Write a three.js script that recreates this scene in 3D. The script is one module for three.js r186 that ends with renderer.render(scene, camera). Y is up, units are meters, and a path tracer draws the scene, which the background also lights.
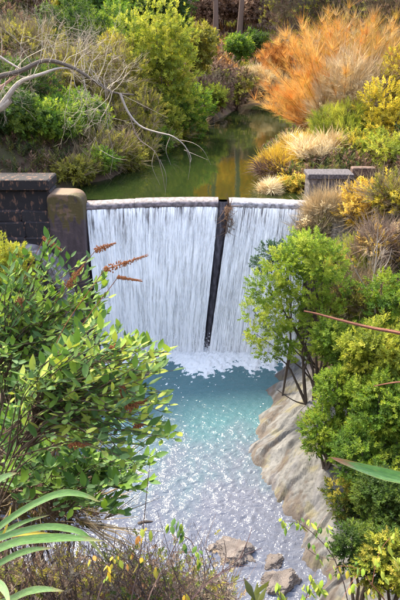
import * as THREE from 'three';
import { mergeGeometries } from 'three/addons/utils/BufferGeometryUtils.js';
import { createNoise2D, createNoise3D } from 'simplex-noise';

// ---------------------------------------------------------------- camera, sky, sun, exposure
const scene = new THREE.Scene();
const CAM_Y = 17.5, PITCH = 24 * Math.PI / 180, FPX = 600;
const camera = new THREE.PerspectiveCamera(2 * Math.atan(300 / FPX) * 180 / Math.PI, 683 / 1024, 0.1, 1200);
camera.position.set(0, CAM_Y, 0);
camera.rotation.set(-PITCH, 0, 0);
const renderer = new THREE.WebGLRenderer({ antialias: true });
renderer.toneMapping = THREE.LinearToneMapping;
renderer.toneMappingExposure = 3.05;
renderer.shadowMap.enabled = true;
const SUN = new THREE.Vector3(-0.40, 0.72, -0.50).normalize();
const sun = new THREE.DirectionalLight(new THREE.Color(1.0, 0.87, 0.64), 4.6);
sun.position.copy(SUN).multiplyScalar(150); sun.target.position.set(0, 5, -40);
sun.position.add(sun.target.position);
sun.castShadow = true; sun.shadow.radius = 24; sun.shadow.mapSize.set(4096, 4096);
Object.assign(sun.shadow.camera, { left: -90, right: 90, top: 90, bottom: -90, near: 1, far: 420 });
sun.name = 'sun'; scene.add(sun, sun.target);

// ---------------------------------------------------------------- helpers
function RNG(seed) { let a = seed >>> 0; return () => { a = (a + 0x6D2B79F5) | 0; let t = Math.imul(a ^ (a >>> 15), 1 | a); t = (t + Math.imul(t ^ (t >>> 7), 61 | t)) ^ t; return ((t ^ (t >>> 14)) >>> 0) / 4294967296; }; }
const rnd = RNG(77);
const n2 = createNoise2D(RNG(11)), n3 = createNoise3D(RNG(12)), m2 = createNoise2D(RNG(13));
const V = (x, y, z) => new THREE.Vector3(x, y, z);
const clamp = (x, a = 0, b = 1) => Math.max(a, Math.min(b, x));
const lerp = (a, b, t) => a + (b - a) * t;
const ss = (a, b, x) => { const t = clamp((x - a) / (b - a)); return t * t * (3 - 2 * t); };
function table(t, x) { // [[x, y], ...] rising x
  if (x <= t[0][0]) return t[0][1];
  for (let i = 1; i < t.length; i++) if (x <= t[i][0]) return lerp(t[i - 1][1], t[i][1], (x - t[i - 1][0]) / (t[i][0] - t[i - 1][0]));
  return t[t.length - 1][1];
}
function fbm(x, y, o = 4, n = n2) { let s = 0, a = 0.5; for (let i = 0; i < o; i++) { s += a * n(x, y); x = x * 2.03 + 7.1; y = y * 2.03 - 3.7; a *= 0.5; } return s; }
// a pixel of the 400 x 600 photograph gives a direction; the distance comes from the thing
const FW = V(0, -Math.sin(PITCH), -Math.cos(PITCH)), UPV = V(0, Math.cos(PITCH), -Math.sin(PITCH));
function ray(px, py) { const dx = (px - 200) / FPX, dy = (300 - py) / FPX; return V(dx, UPV.y * dy + FW.y, UPV.z * dy + FW.z); }
const atZ = (px, py, z) => { const d = ray(px, py); return d.multiplyScalar(z / d.z).add(camera.position); };
const atY = (px, py, y) => { const d = ray(px, py); return d.multiplyScalar((y - CAM_Y) / d.y).add(camera.position); };
const atD = (px, py, dep) => ray(px, py).multiplyScalar(dep).add(camera.position);

const C = (r, g, b) => new THREE.Color().setRGB(r, g, b);
const taken = new Map();
function numbered(n) { const k = taken.get(n) ?? 0; taken.set(n, k + 1); return k ? `${n}_${String(k).padStart(3, '0')}` : n; }
function shade(o) { o.castShadow = true; o.receiveShadow = true; return o; }
function tag(o, label, category, group, kind) { o.userData.label = label; o.userData.category = category; if (group) o.userData.group = group; if (kind) o.userData.kind = kind; return o; }
function thing(name, label, category, pos, group) { const g = new THREE.Group(); g.name = numbered(name); g.position.copy(pos); scene.add(g); return tag(g, label, category, group); }
function part(name, geo, mat, parent, stuff) { const m = shade(new THREE.Mesh(geo, mat)); m.name = name; parent.add(m); if (stuff) m.userData.kind = 'stuff'; return m; }
function structure(name, geo, mat, label, category) { const m = part(numbered(name), geo, mat, scene); tag(m, label, category, null, 'structure'); return m; }
function geoFrom(pos, idx, uv, col) {
  const g = new THREE.BufferGeometry(); g.setAttribute('position', new THREE.Float32BufferAttribute(pos, 3));
  if (uv) g.setAttribute('uv', new THREE.Float32BufferAttribute(uv, 2));
  if (col) g.setAttribute('color', new THREE.Float32BufferAttribute(col, 3));
  if (idx) g.setIndex(idx); g.computeVertexNormals(); return g;
}
function sheet(nu, nv, f) { // f(u, v, i, j) -> {p, uv, c}
  const pos = [], uv = [], col = [], idx = []; let hasC = false;
  for (let j = 0; j <= nv; j++) for (let i = 0; i <= nu; i++) {
    const r = f(i / nu, j / nv, i, j); pos.push(r.p[0], r.p[1], r.p[2]); uv.push(...(r.uv ?? [i / nu, j / nv]));
    if (r.c) { hasC = true; col.push(r.c[0], r.c[1], r.c[2]); }
  }
  for (let j = 0; j < nv; j++) for (let i = 0; i < nu; i++) { const a = j * (nu + 1) + i, b = a + 1, c = a + nu + 1, d = c + 1; idx.push(a, c, b, b, c, d); }
  return geoFrom(pos, idx, uv, hasC ? col : null);
}
function limb(pts, radii, seg = 6) { // tapered tube through points
  const pos = [], idx = [], uv = [], n = pts.length; let ref = V(0.31, 0.2, 0.93), len = 0;
  for (let i = 0; i < n; i++) {
    const t = pts[Math.min(i + 1, n - 1)].clone().sub(pts[Math.max(i - 1, 0)]).normalize();
    const a = ref.clone().addScaledVector(t, -ref.dot(t)); if (a.lengthSq() < 1e-6) a.set(1, 0, 0); a.normalize(); ref = a;
    const b = t.clone().cross(a); if (i) len += pts[i].distanceTo(pts[i - 1]);
    for (let k = 0; k <= seg; k++) {
      const w = k / seg * Math.PI * 2, c = Math.cos(w) * radii[i], s = Math.sin(w) * radii[i];
      pos.push(pts[i].x + a.x * c + b.x * s, pts[i].y + a.y * c + b.y * s, pts[i].z + a.z * c + b.z * s); uv.push(k / seg * 0.4, len);
    }
  }
  for (let i = 0; i < n - 1; i++) for (let k = 0; k < seg; k++) { const p = i * (seg + 1) + k, q = p + seg + 1; idx.push(p, p + 1, q, q, p + 1, q + 1); }
  return geoFrom(pos, idx, uv);
}
function curve(pts, n) { return new THREE.CatmullRomCurve3(pts, false, 'centripetal').getPoints(n); }
function taper(n, r0, r1) { return Array.from({ length: n }, (_, i) => lerp(r0, r1, i / (n - 1))); }
function branch(pts, r0, r1, n = 8, seg = 6) { const c = curve(pts, n); return limb(c, taper(c.length, r0, r1), seg); }
function tex(w, h, f, srgb) {
  const d = new Uint8Array(w * h * 4);
  for (let y = 0; y < h; y++) for (let x = 0; x < w; x++) { const r = f(x / w, y / h), k = (y * w + x) * 4; for (let c = 0; c < 4; c++) d[k + c] = clamp(Math.round((r[c] ?? (c === 3 ? 1 : r[0])) * 255), 0, 255); }
  const t = new THREE.DataTexture(d, w, h); t.wrapS = t.wrapT = THREE.MirroredRepeatWrapping; t.magFilter = t.minFilter = THREE.LinearFilter; if (srgb) t.colorSpace = THREE.SRGBColorSpace; t.needsUpdate = true; return t;
}
function scaled(t, u, v) { const c = t.clone(); c.repeat.set(u, v); c.needsUpdate = true; return c; }

// ---------------------------------------------------------------- sky: bright thin haze with soft cloud, all round
{
  const w = 512, h = 256, d = new Float32Array(w * h * 4);
  for (let y = 0; y < h; y++) for (let x = 0; x < w; x++) {
    const el = ((y + 0.5) / h - 0.5) * Math.PI, az = ((x + 0.5) / w - 0.5) * Math.PI * 2, e = Math.max(0, Math.sin(el));
    const dir = V(Math.cos(el) * Math.cos(az), Math.sin(el), Math.cos(el) * Math.sin(az));
    const cl = ss(-0.25, 0.5, n3(dir.x * 1.6, dir.y * 2.4, dir.z * 1.6) * 0.7 + n3(dir.x * 4, dir.y * 6, dir.z * 4) * 0.3);
    const k = (y * w + x) * 4, hz = Math.pow(1 - e, 3), ang = Math.acos(clamp(dir.dot(SUN), -1, 1)) * 57.3, glow = 5 * Math.exp(-ang / 10) + 0.9 * Math.exp(-ang / 28); // thin cloud lit round the sun
    const blue = [lerp(0.26, 0.80, hz), lerp(0.44, 0.86, hz), lerp(0.86, 0.95, hz)], wh = [1.15, 1.16, 1.2];
    for (let c = 0; c < 3; c++) d[k + c] = (lerp(blue[c], wh[c], cl * 0.75) + glow * [1, 0.97, 0.9][c]) * 0.92;
    d[k + 3] = 1;
  }
  const t = new THREE.DataTexture(d, w, h, THREE.RGBAFormat, THREE.FloatType); t.mapping = THREE.EquirectangularReflectionMapping; t.magFilter = t.minFilter = THREE.LinearFilter; t.needsUpdate = true;
  scene.background = t; scene.environment = t;
}

// ---------------------------------------------------------------- shared textures and materials
const grain = tex(512, 512, (u, v) => { const a = fbm(u * 9, v * 9, 5) * 0.5 + 0.5, b = m2(u * 90, v * 90) * 0.5 + 0.5; return [a * 0.7 + b * 0.3]; });
const stain = tex(512, 512, (u, v) => { const a = fbm(u * 5, v * 5, 5), b = fbm(u * 40, v * 40, 3, m2), s = clamp(0.78 + a * 0.45 + b * 0.3, 0.3, 1); return [s, s, s]; }, true);
const barkTex = tex(256, 256, (u, v) => { const a = fbm(u * 26, v * 4, 4) * 0.5 + 0.5; return [a]; });
function mat(o) { return new THREE.MeshStandardMaterial(o); }
function barkMat(r, g, b) { return mat({ color: C(r, g, b), roughness: 0.95, bumpMap: barkTex, bumpScale: 0.02 }); }
function leafMat(trans = 0.4, coat = 0) { return new THREE.MeshPhysicalMaterial({ color: C(1, 1, 1), roughness: 0.95, specularIntensity: 0.3, transmission: trans, thickness: 0, clearcoat: coat, clearcoatRoughness: 0.4, side: THREE.DoubleSide }); }
const GOLD = leafMat(0.6), LEAF = leafMat(0.5), LEAFGLOSS = leafMat(0.38, 0.35), DRY = leafMat(0.25);
const M = {
  warmtwig: barkMat(0.40, 0.30, 0.17),
  bark: barkMat(0.11, 0.085, 0.065), darkbark: barkMat(0.075, 0.055, 0.042), palebark: barkMat(0.42, 0.35, 0.29), orangebark: barkMat(0.32, 0.13, 0.04), redtwig: barkMat(0.3, 0.12, 0.07),
};

// ---------------------------------------------------------------- terrain
const upL = [[-95, 10], [-84, 8], [-79, 5.2], [-59, -0.2], [-46, -3.9], [-38.3, -5.6], [-35, -8.3], [-33, -8.5]];
const upR = [[-95, 12.5], [-84, 9.5], [-80, 9.6], [-73, 9.9], [-59, 9.6], [-50, 6], [-44, 4.0], [-36, 4.2], [-33.5, 6], [-33, 6.2]];
const loL = [[-33, -8.6], [-25, -9.2], [-18, -8], [-14, -5.2], [-12, -3.2]];
const loR = [[-33, 6.0], [-29.5, 4.4], [-27.5, 3.8], [-24.5, 3.0], [-22.4, 2.5], [-20.3, 2.65], [-19, 3.3], [-18, 3.8], [-15, 4.1], [-12, 4.0]];
const hLoL = [[0, -0.15], [1, 1.2], [5, 7], [9, 10.5], [30, 25], [80, 40]], hLoR = [[0, -0.1], [2.6, 1.4], [4.2, 3.0], [8, 7.6], [14, 13], [40, 28], [90, 45]];
const hUpL = [[0, 8.9], [1, 9.9], [10, 16], [30, 29], [80, 48]], hUpR = [[0, 8.9], [1, 9.6], [6, 11], [20, 17.5], [60, 36], [110, 50]];
const rampT = [[-14.6, -1.0], [-13.6, -0.2], [-9, 4.6], [-5, 10.4], [-2.4, 14.2], [-0.6, 15.7], [6, 16.4], [30, 19]];
function T(x, z) {
  const s = ss(-30, -36, z);
  let h;
  const L = s > 0.5 ? table(upL, z) : table(loL, z), R = s > 0.5 ? table(upR, z) : table(loR, z);
  if (x > L && x < R) {
    const e = Math.min(x - L, R - x);
    if (z < -33) { h = 8.9 - 1.6 * ss(0, 2.5, e); if (z < -81) h = Math.max(h, 8.9 + (-81 - z) * 0.14); }
    else h = -0.12 - ss(0, 2, e) * (0.18 + 2.4 * ss(-22, -29, z)) + 0.1 * n2(x * 0.9, z * 0.9);
  } else if (x <= L) { const d = L - x; h = lerp(table(hLoL, d), table(hUpL, d), s); }
  else { const d = x - R; h = lerp(table(hLoR, d * (1 + 1.2 * ss(-24, -31, z))), table(hUpR, d), s); }
  if (z < -81) { const f = (-81 - z) * 0.15; h = Math.max(h, 8.9 + f) ; if (z < -200) h += (-200 - z) * 0.5; }
  if (z > -14.6) h = Math.max(h, table(rampT, z) - ss(0.2, 3, x) * 1.2 * ss(-1, -6, z));
  const rough = ss(0.3, 2.5, Math.max(L - x, x - R, z > -13 ? 2 : 0));
  return h + rough * (0.55 * fbm(x * 0.16, z * 0.16, 3) + 0.12 * n2(x * 0.9, z * 0.9));
}
{
  const xs = [], zs = [];
  for (let x = -150; x < -22; x += 6) xs.push(x); for (let x = -22; x < 22; x += 0.55) xs.push(x); for (let x = 22; x <= 170; x += 6) xs.push(x);
  for (let z = 30; z > 0; z -= 3) zs.push(z); for (let z = 0; z > -50; z -= 0.5) zs.push(z); for (let z = -50; z > -110; z -= 1.2) zs.push(z); for (let z = -110; z >= -420; z -= 8) zs.push(z);
  const nu = xs.length - 1, nv = zs.length - 1;
  const g = sheet(nu, nv, (u, v, i, j) => {
    const x = xs[i], z = zs[j], dr = x - table(loR, z), y = T(x, z) - (z > -31 && z < -12.5 ? 0.6 * ss(-0.6, 0.3, dr) * ss(4.9, 4.2, dr) : 0), a = fbm(x * 0.35, z * 0.35, 4), b = fbm(x * 0.08 + 9, z * 0.08, 3);
    let c = [0.10, 0.066, 0.04];
    const mix = (k, d) => { k = clamp(k); c = c.map((q, n) => lerp(q, d[n], k)); };
    if (z < -70) mix(0.85, [0.17, 0.095, 0.06]);
    mix(ss(0.0, 0.35, a) * 0.8, z < -34 && x > 0 ? [0.26, 0.2, 0.06] : [0.07, 0.085, 0.025]);
    mix(ss(0.1, 0.4, b) * 0.7, z < -60 ? [0.23, 0.12, 0.05] : [0.13, 0.1, 0.055]);
    if (z > -33 && y < 1.2) { mix(1, [0.44 + a * 0.16, 0.40 + a * 0.15, 0.40 + a * 0.14]); }
    if (z < -33 && z > -81 && y < 8.6) mix(1, [0.055, 0.06, 0.03]);
    return { p: [x, y, z], uv: [x, z], c };
  });
  structure('ground', g, mat({ vertexColors: true, roughness: 1, bumpMap: scaled(grain, 0.5, 0.5), bumpScale: 0.12 }), 'brown litter covered valley sides and stream bed under the plants', 'ground');
}

// ---------------------------------------------------------------- water
const ripple = tex(1024, 1024, (u, v) => { const a = 1 - Math.abs(n2(u * 22, v * 40)), b = 1 - Math.abs(m2(u * 55 + 3, v * 80)), c = n2(u * 130, v * 150) * 0.5 + 0.5; return [clamp(a * a * 0.55 + b * b * 0.3 + c * 0.15)]; });
{
  // lower pool: cloudy turquoise, thin over pale bedrock; lavender sky sheen painted in downstream
  const nu = 230, nv = 270;
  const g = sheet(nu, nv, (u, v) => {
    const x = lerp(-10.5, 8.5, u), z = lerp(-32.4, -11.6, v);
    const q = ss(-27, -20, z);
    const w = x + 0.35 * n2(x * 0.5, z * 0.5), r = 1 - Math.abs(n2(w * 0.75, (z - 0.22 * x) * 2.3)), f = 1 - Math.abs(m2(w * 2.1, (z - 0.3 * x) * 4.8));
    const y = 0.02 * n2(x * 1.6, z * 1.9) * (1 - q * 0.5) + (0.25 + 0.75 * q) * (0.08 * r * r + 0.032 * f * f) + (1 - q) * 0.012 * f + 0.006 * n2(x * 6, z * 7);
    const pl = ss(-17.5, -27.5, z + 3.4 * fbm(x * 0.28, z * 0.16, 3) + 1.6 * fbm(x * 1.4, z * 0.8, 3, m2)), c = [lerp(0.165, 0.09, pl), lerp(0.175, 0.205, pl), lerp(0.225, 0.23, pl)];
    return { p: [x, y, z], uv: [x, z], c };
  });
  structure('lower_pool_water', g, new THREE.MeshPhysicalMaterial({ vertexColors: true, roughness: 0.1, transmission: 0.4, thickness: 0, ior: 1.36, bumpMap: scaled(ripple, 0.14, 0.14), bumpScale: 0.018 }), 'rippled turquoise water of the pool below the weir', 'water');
  // upper pool: still, olive green
  const g2 = sheet(60, 140, (u, v) => { const x = lerp(-12, 16, u), z = lerp(-32.9, -90, v); return { p: [x, 9 + 0.003 * n2(x * 0.7, z * 0.35), z], uv: [x, z] }; });
  structure('upper_pool_water', g2, new THREE.MeshPhysicalMaterial({ color: C(0.014, 0.022, 0.006), roughness: 0.01, ior: 1.42, bumpMap: scaled(ripple, 0.09, 0.05), bumpScale: 0.0007 }), 'calm dark green water of the pool held back by the weir', 'water');
}

// ---------------------------------------------------------------- weir
const crestZ = (x) => -32.55 + 0.7 * (x / 6.1) ** 2;
const concreteA = mat({ color: C(0.30, 0.245, 0.255), roughness: 0.5, map: scaled(stain, 0.5, 0.5), bumpMap: scaled(grain, 1, 1), bumpScale: 0.02 });
const concreteDark = mat({ color: C(0.085, 0.075, 0.085), roughness: 0.55, map: scaled(stain, 0.4, 0.25), bumpMap: scaled(grain, 0.8, 0.8), bumpScale: 0.03 });
const concretePale = mat({ color: C(0.52, 0.49, 0.52), roughness: 0.45, map: scaled(stain, 0.5, 0.5), bumpMap: scaled(grain, 1, 1), bumpScale: 0.02 });
const weir = thing('weir', 'curved concrete weir with rounded crest and dark central rib', 'weir', V(0, -1, -32.5));
{
  const off = weir.position;
  // downstream face
  const face = sheet(40, 20, (u, v) => { const x = lerp(-7.2, 7.4, u), y = lerp(8.72, -2, v); return { p: [x - off.x, y - off.y, crestZ(x) - 0.12 + (8.72 - y) * 0.05 - off.z], uv: [x, y] }; });
  part('face', face, concreteA, weir);
  // crest beams with rounded lip: profile swept along the arch
  const prof = [[-0.85, -1.2], [-0.85, 0.04], [-0.55, 0.1], [-0.2, 0.12], [0.02, 0.09], [0.14, 0.0], [0.18, -0.12], [0.16, -0.26], [0.02, -0.34], [-0.14, -0.36]];
  const beam = (x0, x1, dy, m) => {
    const n = 16;
    const g = sheet(n, prof.length - 1, (u, v, i, j) => { const x = lerp(x0, x1, u); return { p: [x - off.x, 8.98 + dy + prof[j][1] + 0.012 * n2(x * 1.5, j) - off.y, crestZ(x) + prof[j][0] - off.z], uv: [x, j * 0.2] }; });
    part('crest_slab', g, m, weir);
  };
  beam(-6.5, -3.62, -0.03, concreteA); beam(-3.6, 1.02, 0.0, concreteA); beam(1.62, 6.35, -0.02, concretePale);
  // leaning rib between the two falls
  const rib = sheet(6, 24, (u, v) => {
    const y = lerp(9.0, -0.6, v), cx = lerp(1.28, 0.36, v), w = lerp(0.3, 0.17, v), a = (u - 0.5) * Math.PI;
    const x = cx + Math.sin(a) * w; return { p: [x - off.x, y - off.y, crestZ(x) - 0.1 + (9 - y) * 0.075 + Math.cos(a) * lerp(0.22, 0.34, v) + 0.02 * n2(x * 3, y * 2) - off.z], uv: [x * 2, y] };
  });
  part('rib', rib, mat({ color: C(0.2, 0.18, 0.21), roughness: 0.5, map: scaled(stain, 0.4, 0.25), bumpMap: scaled(grain, 0.8, 0.8), bumpScale: 0.03 }), weir);
}
// falling water: three torn curtains of foam per fall, and loose strands
function fallTex(seed, cover) {
  const a2 = createNoise2D(RNG(seed)), b2 = createNoise2D(RNG(seed + 1));
  return tex(1024, 768, (u, v) => {
    const d = 1 - v; // 0 at the lip
    const wob = 0.004 * a2(u * 9, d * 5);
    const big = a2((u + wob) * 7, d * 1.6) * 0.5 + b2((u + wob) * 17, d * 2.4) * 0.4;
    const mid = a2((u + wob) * 48, d * 3.5) * 0.6 + b2((u + wob) * 105, d * 6) * 0.55, fine = b2((u + wob) * 240, d * 16) * 0.5;
    const torn = cover + 0.75 * ss(0, 0.4, d);
    const ribbon = 0.3 * a2(u * 16 + 3, d * 0.35) + 0.18 * b2(u * 37, d * 0.5) - 0.25 * ss(0.25, 0.6, a2(u * 4 + 8, d * 2.5)) * ss(0.4, 0.1, d);
    const s = clamp(torn + ribbon + big * 0.6 + mid * 0.65 + fine * 0.45, 0, 1);
    return [s, s, s, 1];
  });
}
const FOAM = C(0.93, 0.94, 0.95);
function fall(x0t, x1t, x0b, x1b, seed, label) {
  const root = thing('waterfall', label, 'waterfall', V((x0t + x1t) / 2, 0, -32), 'the two sheets of water falling over the weir'); root.userData.kind = 'structure';
  const off = root.position, r = RNG(seed);
  const sx = (u, v) => lerp(lerp(x0t, x1t, u), lerp(x0b, x1b, u), v);
  const at = (u, v, k) => { const y = lerp(8.72, -0.05, v), x = sx(u, v), drop = 8.8 - y; return V(x, y, crestZ(x) + 0.2 + 0.3 * Math.sqrt(drop) + k); };
  for (let k = 0; k < 3; k++) {
    const alpha = fallTex(seed + k * 10, [0.44, 0.26, 0.06][k]);
    const g = sheet(220, 60, (u, v) => { const p = at(u, v, -0.12 + k * 0.12); const f = 0.06 * n2(u * 30 + k * 9, v * 3 + seed) + 0.05 * m2(u * 90, v * 6 + k); return { p: [p.x - off.x, p.y - off.y, p.z + f * 0.6 * ss(0, 0.3, v) - off.z], uv: [u, 1 - v] }; });
    const m = new THREE.MeshPhysicalMaterial({ color: FOAM, roughness: 0.6, transmission: 0, transparent: true, alphaMap: alpha, bumpMap: alpha, bumpScale: 0.012, side: THREE.DoubleSide });
    const c = part('water_sheet', g, m, root); c.userData.kind = 'stuff';
  }
  // strands: slim drops drawn out by the fall
  const drop = new THREE.OctahedronGeometry(1, 0), N = 1500, im = shade(new THREE.InstancedMesh(drop, new THREE.MeshPhysicalMaterial({ color: FOAM, roughness: 0.35 }), N));
  const q = new THREE.Quaternion(), mm = new THREE.Matrix4();
  for (let i = 0; i < N; i++) { const v = Math.pow(r(), 0.8) * 0.96 + 0.01, p = at(r(), v, 0.05 + r() * 0.28 * (0.3 + v)); const l = 0.1 + r() * 0.42 * (0.3 + v), w = 0.006 + r() * 0.014; im.setMatrixAt(i, mm.compose(p.sub(off), q, V(w, l, w))); }
  im.name = 'water_strands'; im.userData.kind = 'stuff'; root.add(im);
}
fall(-6.12, 1.0, -5.75, 0.16, 301, 'broad white sheet of water pouring over the weir beside the rounded concrete pier');
fall(1.6, 6.0, 0.52, 5.5, 401, 'narrower white sheet of water pouring over the weir beside the green tree');
{
  // foam: lumps standing out of the pool at the foot of the falls
  const g = sheet(200, 90, (u, v) => {
    const x = lerp(-6.4, 6.0, u), z = lerp(-32.3, -26.6, v), f = v * 5.7;
    const edge = 2.6 + 0.7 * n2(x * 0.35, 5) + 0.45 * n2(x * 1.1, 9) + 1.0 * Math.exp(-((x - 0.6) ** 2) / 1.6);
    const k = (edge - f) / 1.5, lump = fbm(x * 1.8, z * 1.8, 4), fine = fbm(x * 7, z * 7, 3, m2);
    return { p: [x, clamp(k * 0.22, -0.2, 0.2) + lump * 0.2 + fine * 0.1 - 0.0 + 0.3 * ss(0.9, 0, f) - 4 * ss(-0.15, -1.3, k + lump * 0.8), z] };
  });
  { const p = g.attributes.position, keep = [], ix = g.index.array; for (let i = 0; i < ix.length; i += 3) if (Math.max(p.getY(ix[i]), p.getY(ix[i + 1]), p.getY(ix[i + 2])) > -0.06) keep.push(ix[i], ix[i + 1], ix[i + 2]); g.setIndex(keep); }
  const o = structure('foam', g, mat({ color: FOAM, roughness: 0.7, bumpMap: scaled(grain, 10, 6), bumpScale: 0.05 }), 'white churned foam at the foot of the weir', 'foam');
  o.userData.kind = 'stuff';
  const N = 5200, im = shade(new THREE.InstancedMesh(new THREE.IcosahedronGeometry(1, 0), mat({ color: FOAM, roughness: 0.4 }), N)), r = RNG(55), mm = new THREE.Matrix4(), q = new THREE.Quaternion();
  for (let i = 0; i < N; i++) { const x = lerp(-5.9, 5.5, r()), up = Math.pow(r(), 3) * 1.3, z = -31.4 + r() * 1.3 * (1 - up * 0.4), s = 0.005 + r() * r() * 0.024; im.setMatrixAt(i, mm.compose(V(x, 0.15 + up, z), q, V(s, s * 1.4, s))); }
  im.name = 'spray'; scene.add(im); tag(im, 'fine drops of spray above the foam at the weir foot', 'spray', null, 'stuff');
}

{
  // bubbles drifting away from the falls
  const r = RNG(57), N = 120, im = shade(new THREE.InstancedMesh(new THREE.IcosahedronGeometry(1, 1), mat({ color: FOAM, roughness: 0.5 }), N)), mm = new THREE.Matrix4(), q = new THREE.Quaternion(); let k = 0;
  for (let i = 0; i < 40000 && k < N; i++) { const t = Math.pow(r(), 2.2), z = -30.4 + t * 11, x = lerp(-6, 3.4, r()); if (fbm(x * 1.1 + 0.4 * n2(z * 0.4, 1), z * 0.35, 3) < 0.12 + t * 0.2) continue; const s = 0.012 + r() * r() * 0.05 * (1.1 - t); im.setMatrixAt(k++, mm.compose(V(x, 0.045, z), q, V(s * (1 + r()), 0.018, s))); }
  im.count = k; im.name = 'foam_flecks'; scene.add(im); tag(im, 'flecks of white foam drifting over the lower pool', 'foam', null, 'stuff');
}

// ---------------------------------------------------------------- left abutment: stacked blocks, rounded pier, curved training wall
function slabGeo(w, h, d, b = 0.04, seed = 1, warp = 0.02) { // chamfered box with slightly uneven faces, origin at its base centre
  const s = new THREE.Shape(), c = b; s.moveTo(-w / 2 + c, 0); s.lineTo(w / 2 - c, 0); s.lineTo(w / 2, c); s.lineTo(w / 2, h - c); s.lineTo(w / 2 - c, h); s.lineTo(-w / 2 + c, h); s.lineTo(-w / 2, h - c); s.lineTo(-w / 2, c); s.closePath();
  const g = new THREE.ExtrudeGeometry(s, { depth: d - 2 * c, bevelEnabled: true, bevelSize: c * 0.6, bevelThickness: c, bevelSegments: 1, steps: 1 }); g.translate(0, 0, -d / 2 + c);
  const p = g.attributes.position; for (let i = 0; i < p.count; i++) { const x = p.getX(i), y = p.getY(i), z = p.getZ(i); p.setXYZ(i, x + warp * n3(x * 2 + seed, y * 2, z * 2), y + warp * n3(x * 2, y * 2 + seed, z * 2), z + warp * n3(x * 2, y * 2, z * 2 + seed)); }
  g.computeVertexNormals(); return g;
}
const stoneMap = tex(512, 512, (u, v) => { // black wet stain, ochre lime runs
  const a = fbm(u * 6, v * 3, 5), b = fbm(u * 18 + 4, v * 5, 4, m2), k = ss(0.16, 0.55, a + b * 0.5), g = 0.5 + 0.5 * fbm(u * 60, v * 60, 2);
  return [lerp(0.16, 0.5, k) * (0.75 + g * 0.4), lerp(0.145, 0.37, k) * (0.75 + g * 0.4), lerp(0.16, 0.30, k) * (0.75 + g * 0.4)];
}, true);
{
  const root = thing('abutment_wall', 'black stained wall of big concrete blocks with a flat cap beside the weir', 'wall', V(-10.4, 3.5, -31.9));
  const r = RNG(21), off = root.position, mats = [0, 1, 2].map((k) => { const t = stoneMap.clone(); t.repeat.set(0.35, 0.4); t.offset.set(k * 0.31, k * 0.47); t.needsUpdate = true; return mat({ color: C(0.85 + k * 0.15, 0.85 + k * 0.12, 0.9 + k * 0.1), roughness: 0.6, map: t, bumpMap: scaled(grain, 1, 1), bumpScale: 0.04 }); });
  const cap = mat({ color: C(0.9, 0.85, 0.8), roughness: 0.8, map: mats[1].map, bumpMap: mats[0].bumpMap, bumpScale: 0.04 });
  part('cap', slabGeo(6.0, 0.5, 1.9, 0.05, 3), cap, root).position.set(-0.5, 10.0 - off.y, 0.02);
  let y = 9.92;
  const hs = [1.02, 0.55, 0.8, 0.95, 0.9, 0.95, 1.0];
  hs.forEach((h, row) => {
    y -= h + 0.03; let x = -13.4 + (row % 2) * 0.5, k = 0;
    while (x < -7.95) {
      const w = Math.min(row === 0 ? 5.6 : 1.1 + r() * 1.4, -7.9 - x);
      if (w > 0.3) { const b = part('block', slabGeo(w - 0.03, h, 1.5, 0.05 + r() * 0.05, row * 7 + k, row ? 0.05 : 0.02), mats[(row + k + (r() * 2 | 0)) % 3], root); b.position.set(x + w / 2 - off.x, y - off.y, (row === 0 ? -0.02 : 0.06 + row * 0.11 + r() * 0.16)); b.rotation.y = (r() - 0.5) * 0.04; }
      x += w + 0.02; k++;
    }
  });
  part('core', slabGeo(5.4, 6.2, 1.0, 0.02, 9), concreteDark, root).position.set(-0.35, 0, -0.5);
}
const mossTex = tex(512, 512, (u, v) => { // purple-grey concrete, ochre and moss near the rounded top
  const a = fbm(u * 7, v * 7, 5), b = fbm(u * 3 + 2, v * 10, 4, m2), moss = ss(-0.05, 0.25, a + (v - 0.86) * 5), och = ss(0.0, 0.35, b + (v - 0.93) * 5), pale = ss(0.3, 0.42, fbm(u * 2, v * 26 + 7, 4));
  let c = [0.37 + a * 0.12, 0.315 + a * 0.11, 0.335 + a * 0.11]; const mx = (k, d) => { c = c.map((q, i) => lerp(q, d[i], k)); };
  mx(moss * 0.8, [0.40, 0.36, 0.13]); mx(och * 0.8, [0.58, 0.47, 0.38]); mx(pale * 0.35, [0.6, 0.52, 0.5]); return c;
}, true);
{
  const root = thing('pier', 'rounded purple grey concrete pier with ochre moss on top, at the weir end', 'pier', V(-7.1, -0.5, -31.5));
  const s = new THREE.Shape(); s.moveTo(-0.85, 0); s.lineTo(1.0, 0); s.quadraticCurveTo(0.86, 4, 0.84, 7); s.lineTo(0.84, 9.7); s.quadraticCurveTo(0.82, 10.18, 0.35, 10.22); s.lineTo(-0.6, 10.24); s.quadraticCurveTo(-0.86, 10.2, -0.85, 9.9); s.closePath();
  const g = new THREE.ExtrudeGeometry(s, { depth: 1.2, bevelEnabled: true, bevelSize: 0.1, bevelThickness: 0.12, bevelSegments: 3, curveSegments: 10 });
  const p = g.attributes.position, uv = []; for (let i = 0; i < p.count; i++) uv.push((p.getX(i) + p.getZ(i) * 0.6 + 1) / 3, p.getY(i) / 10.4); g.setAttribute('uv', new THREE.Float32BufferAttribute(uv, 2));
  g.translate(0, 0, -0.6);
  part('shaft', g, mat({ color: C(0.62, 0.57, 0.55), map: mossTex, roughness: 0.65, bumpMap: scaled(grain, 2, 6), bumpScale: 0.03 }), root);
}
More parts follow.
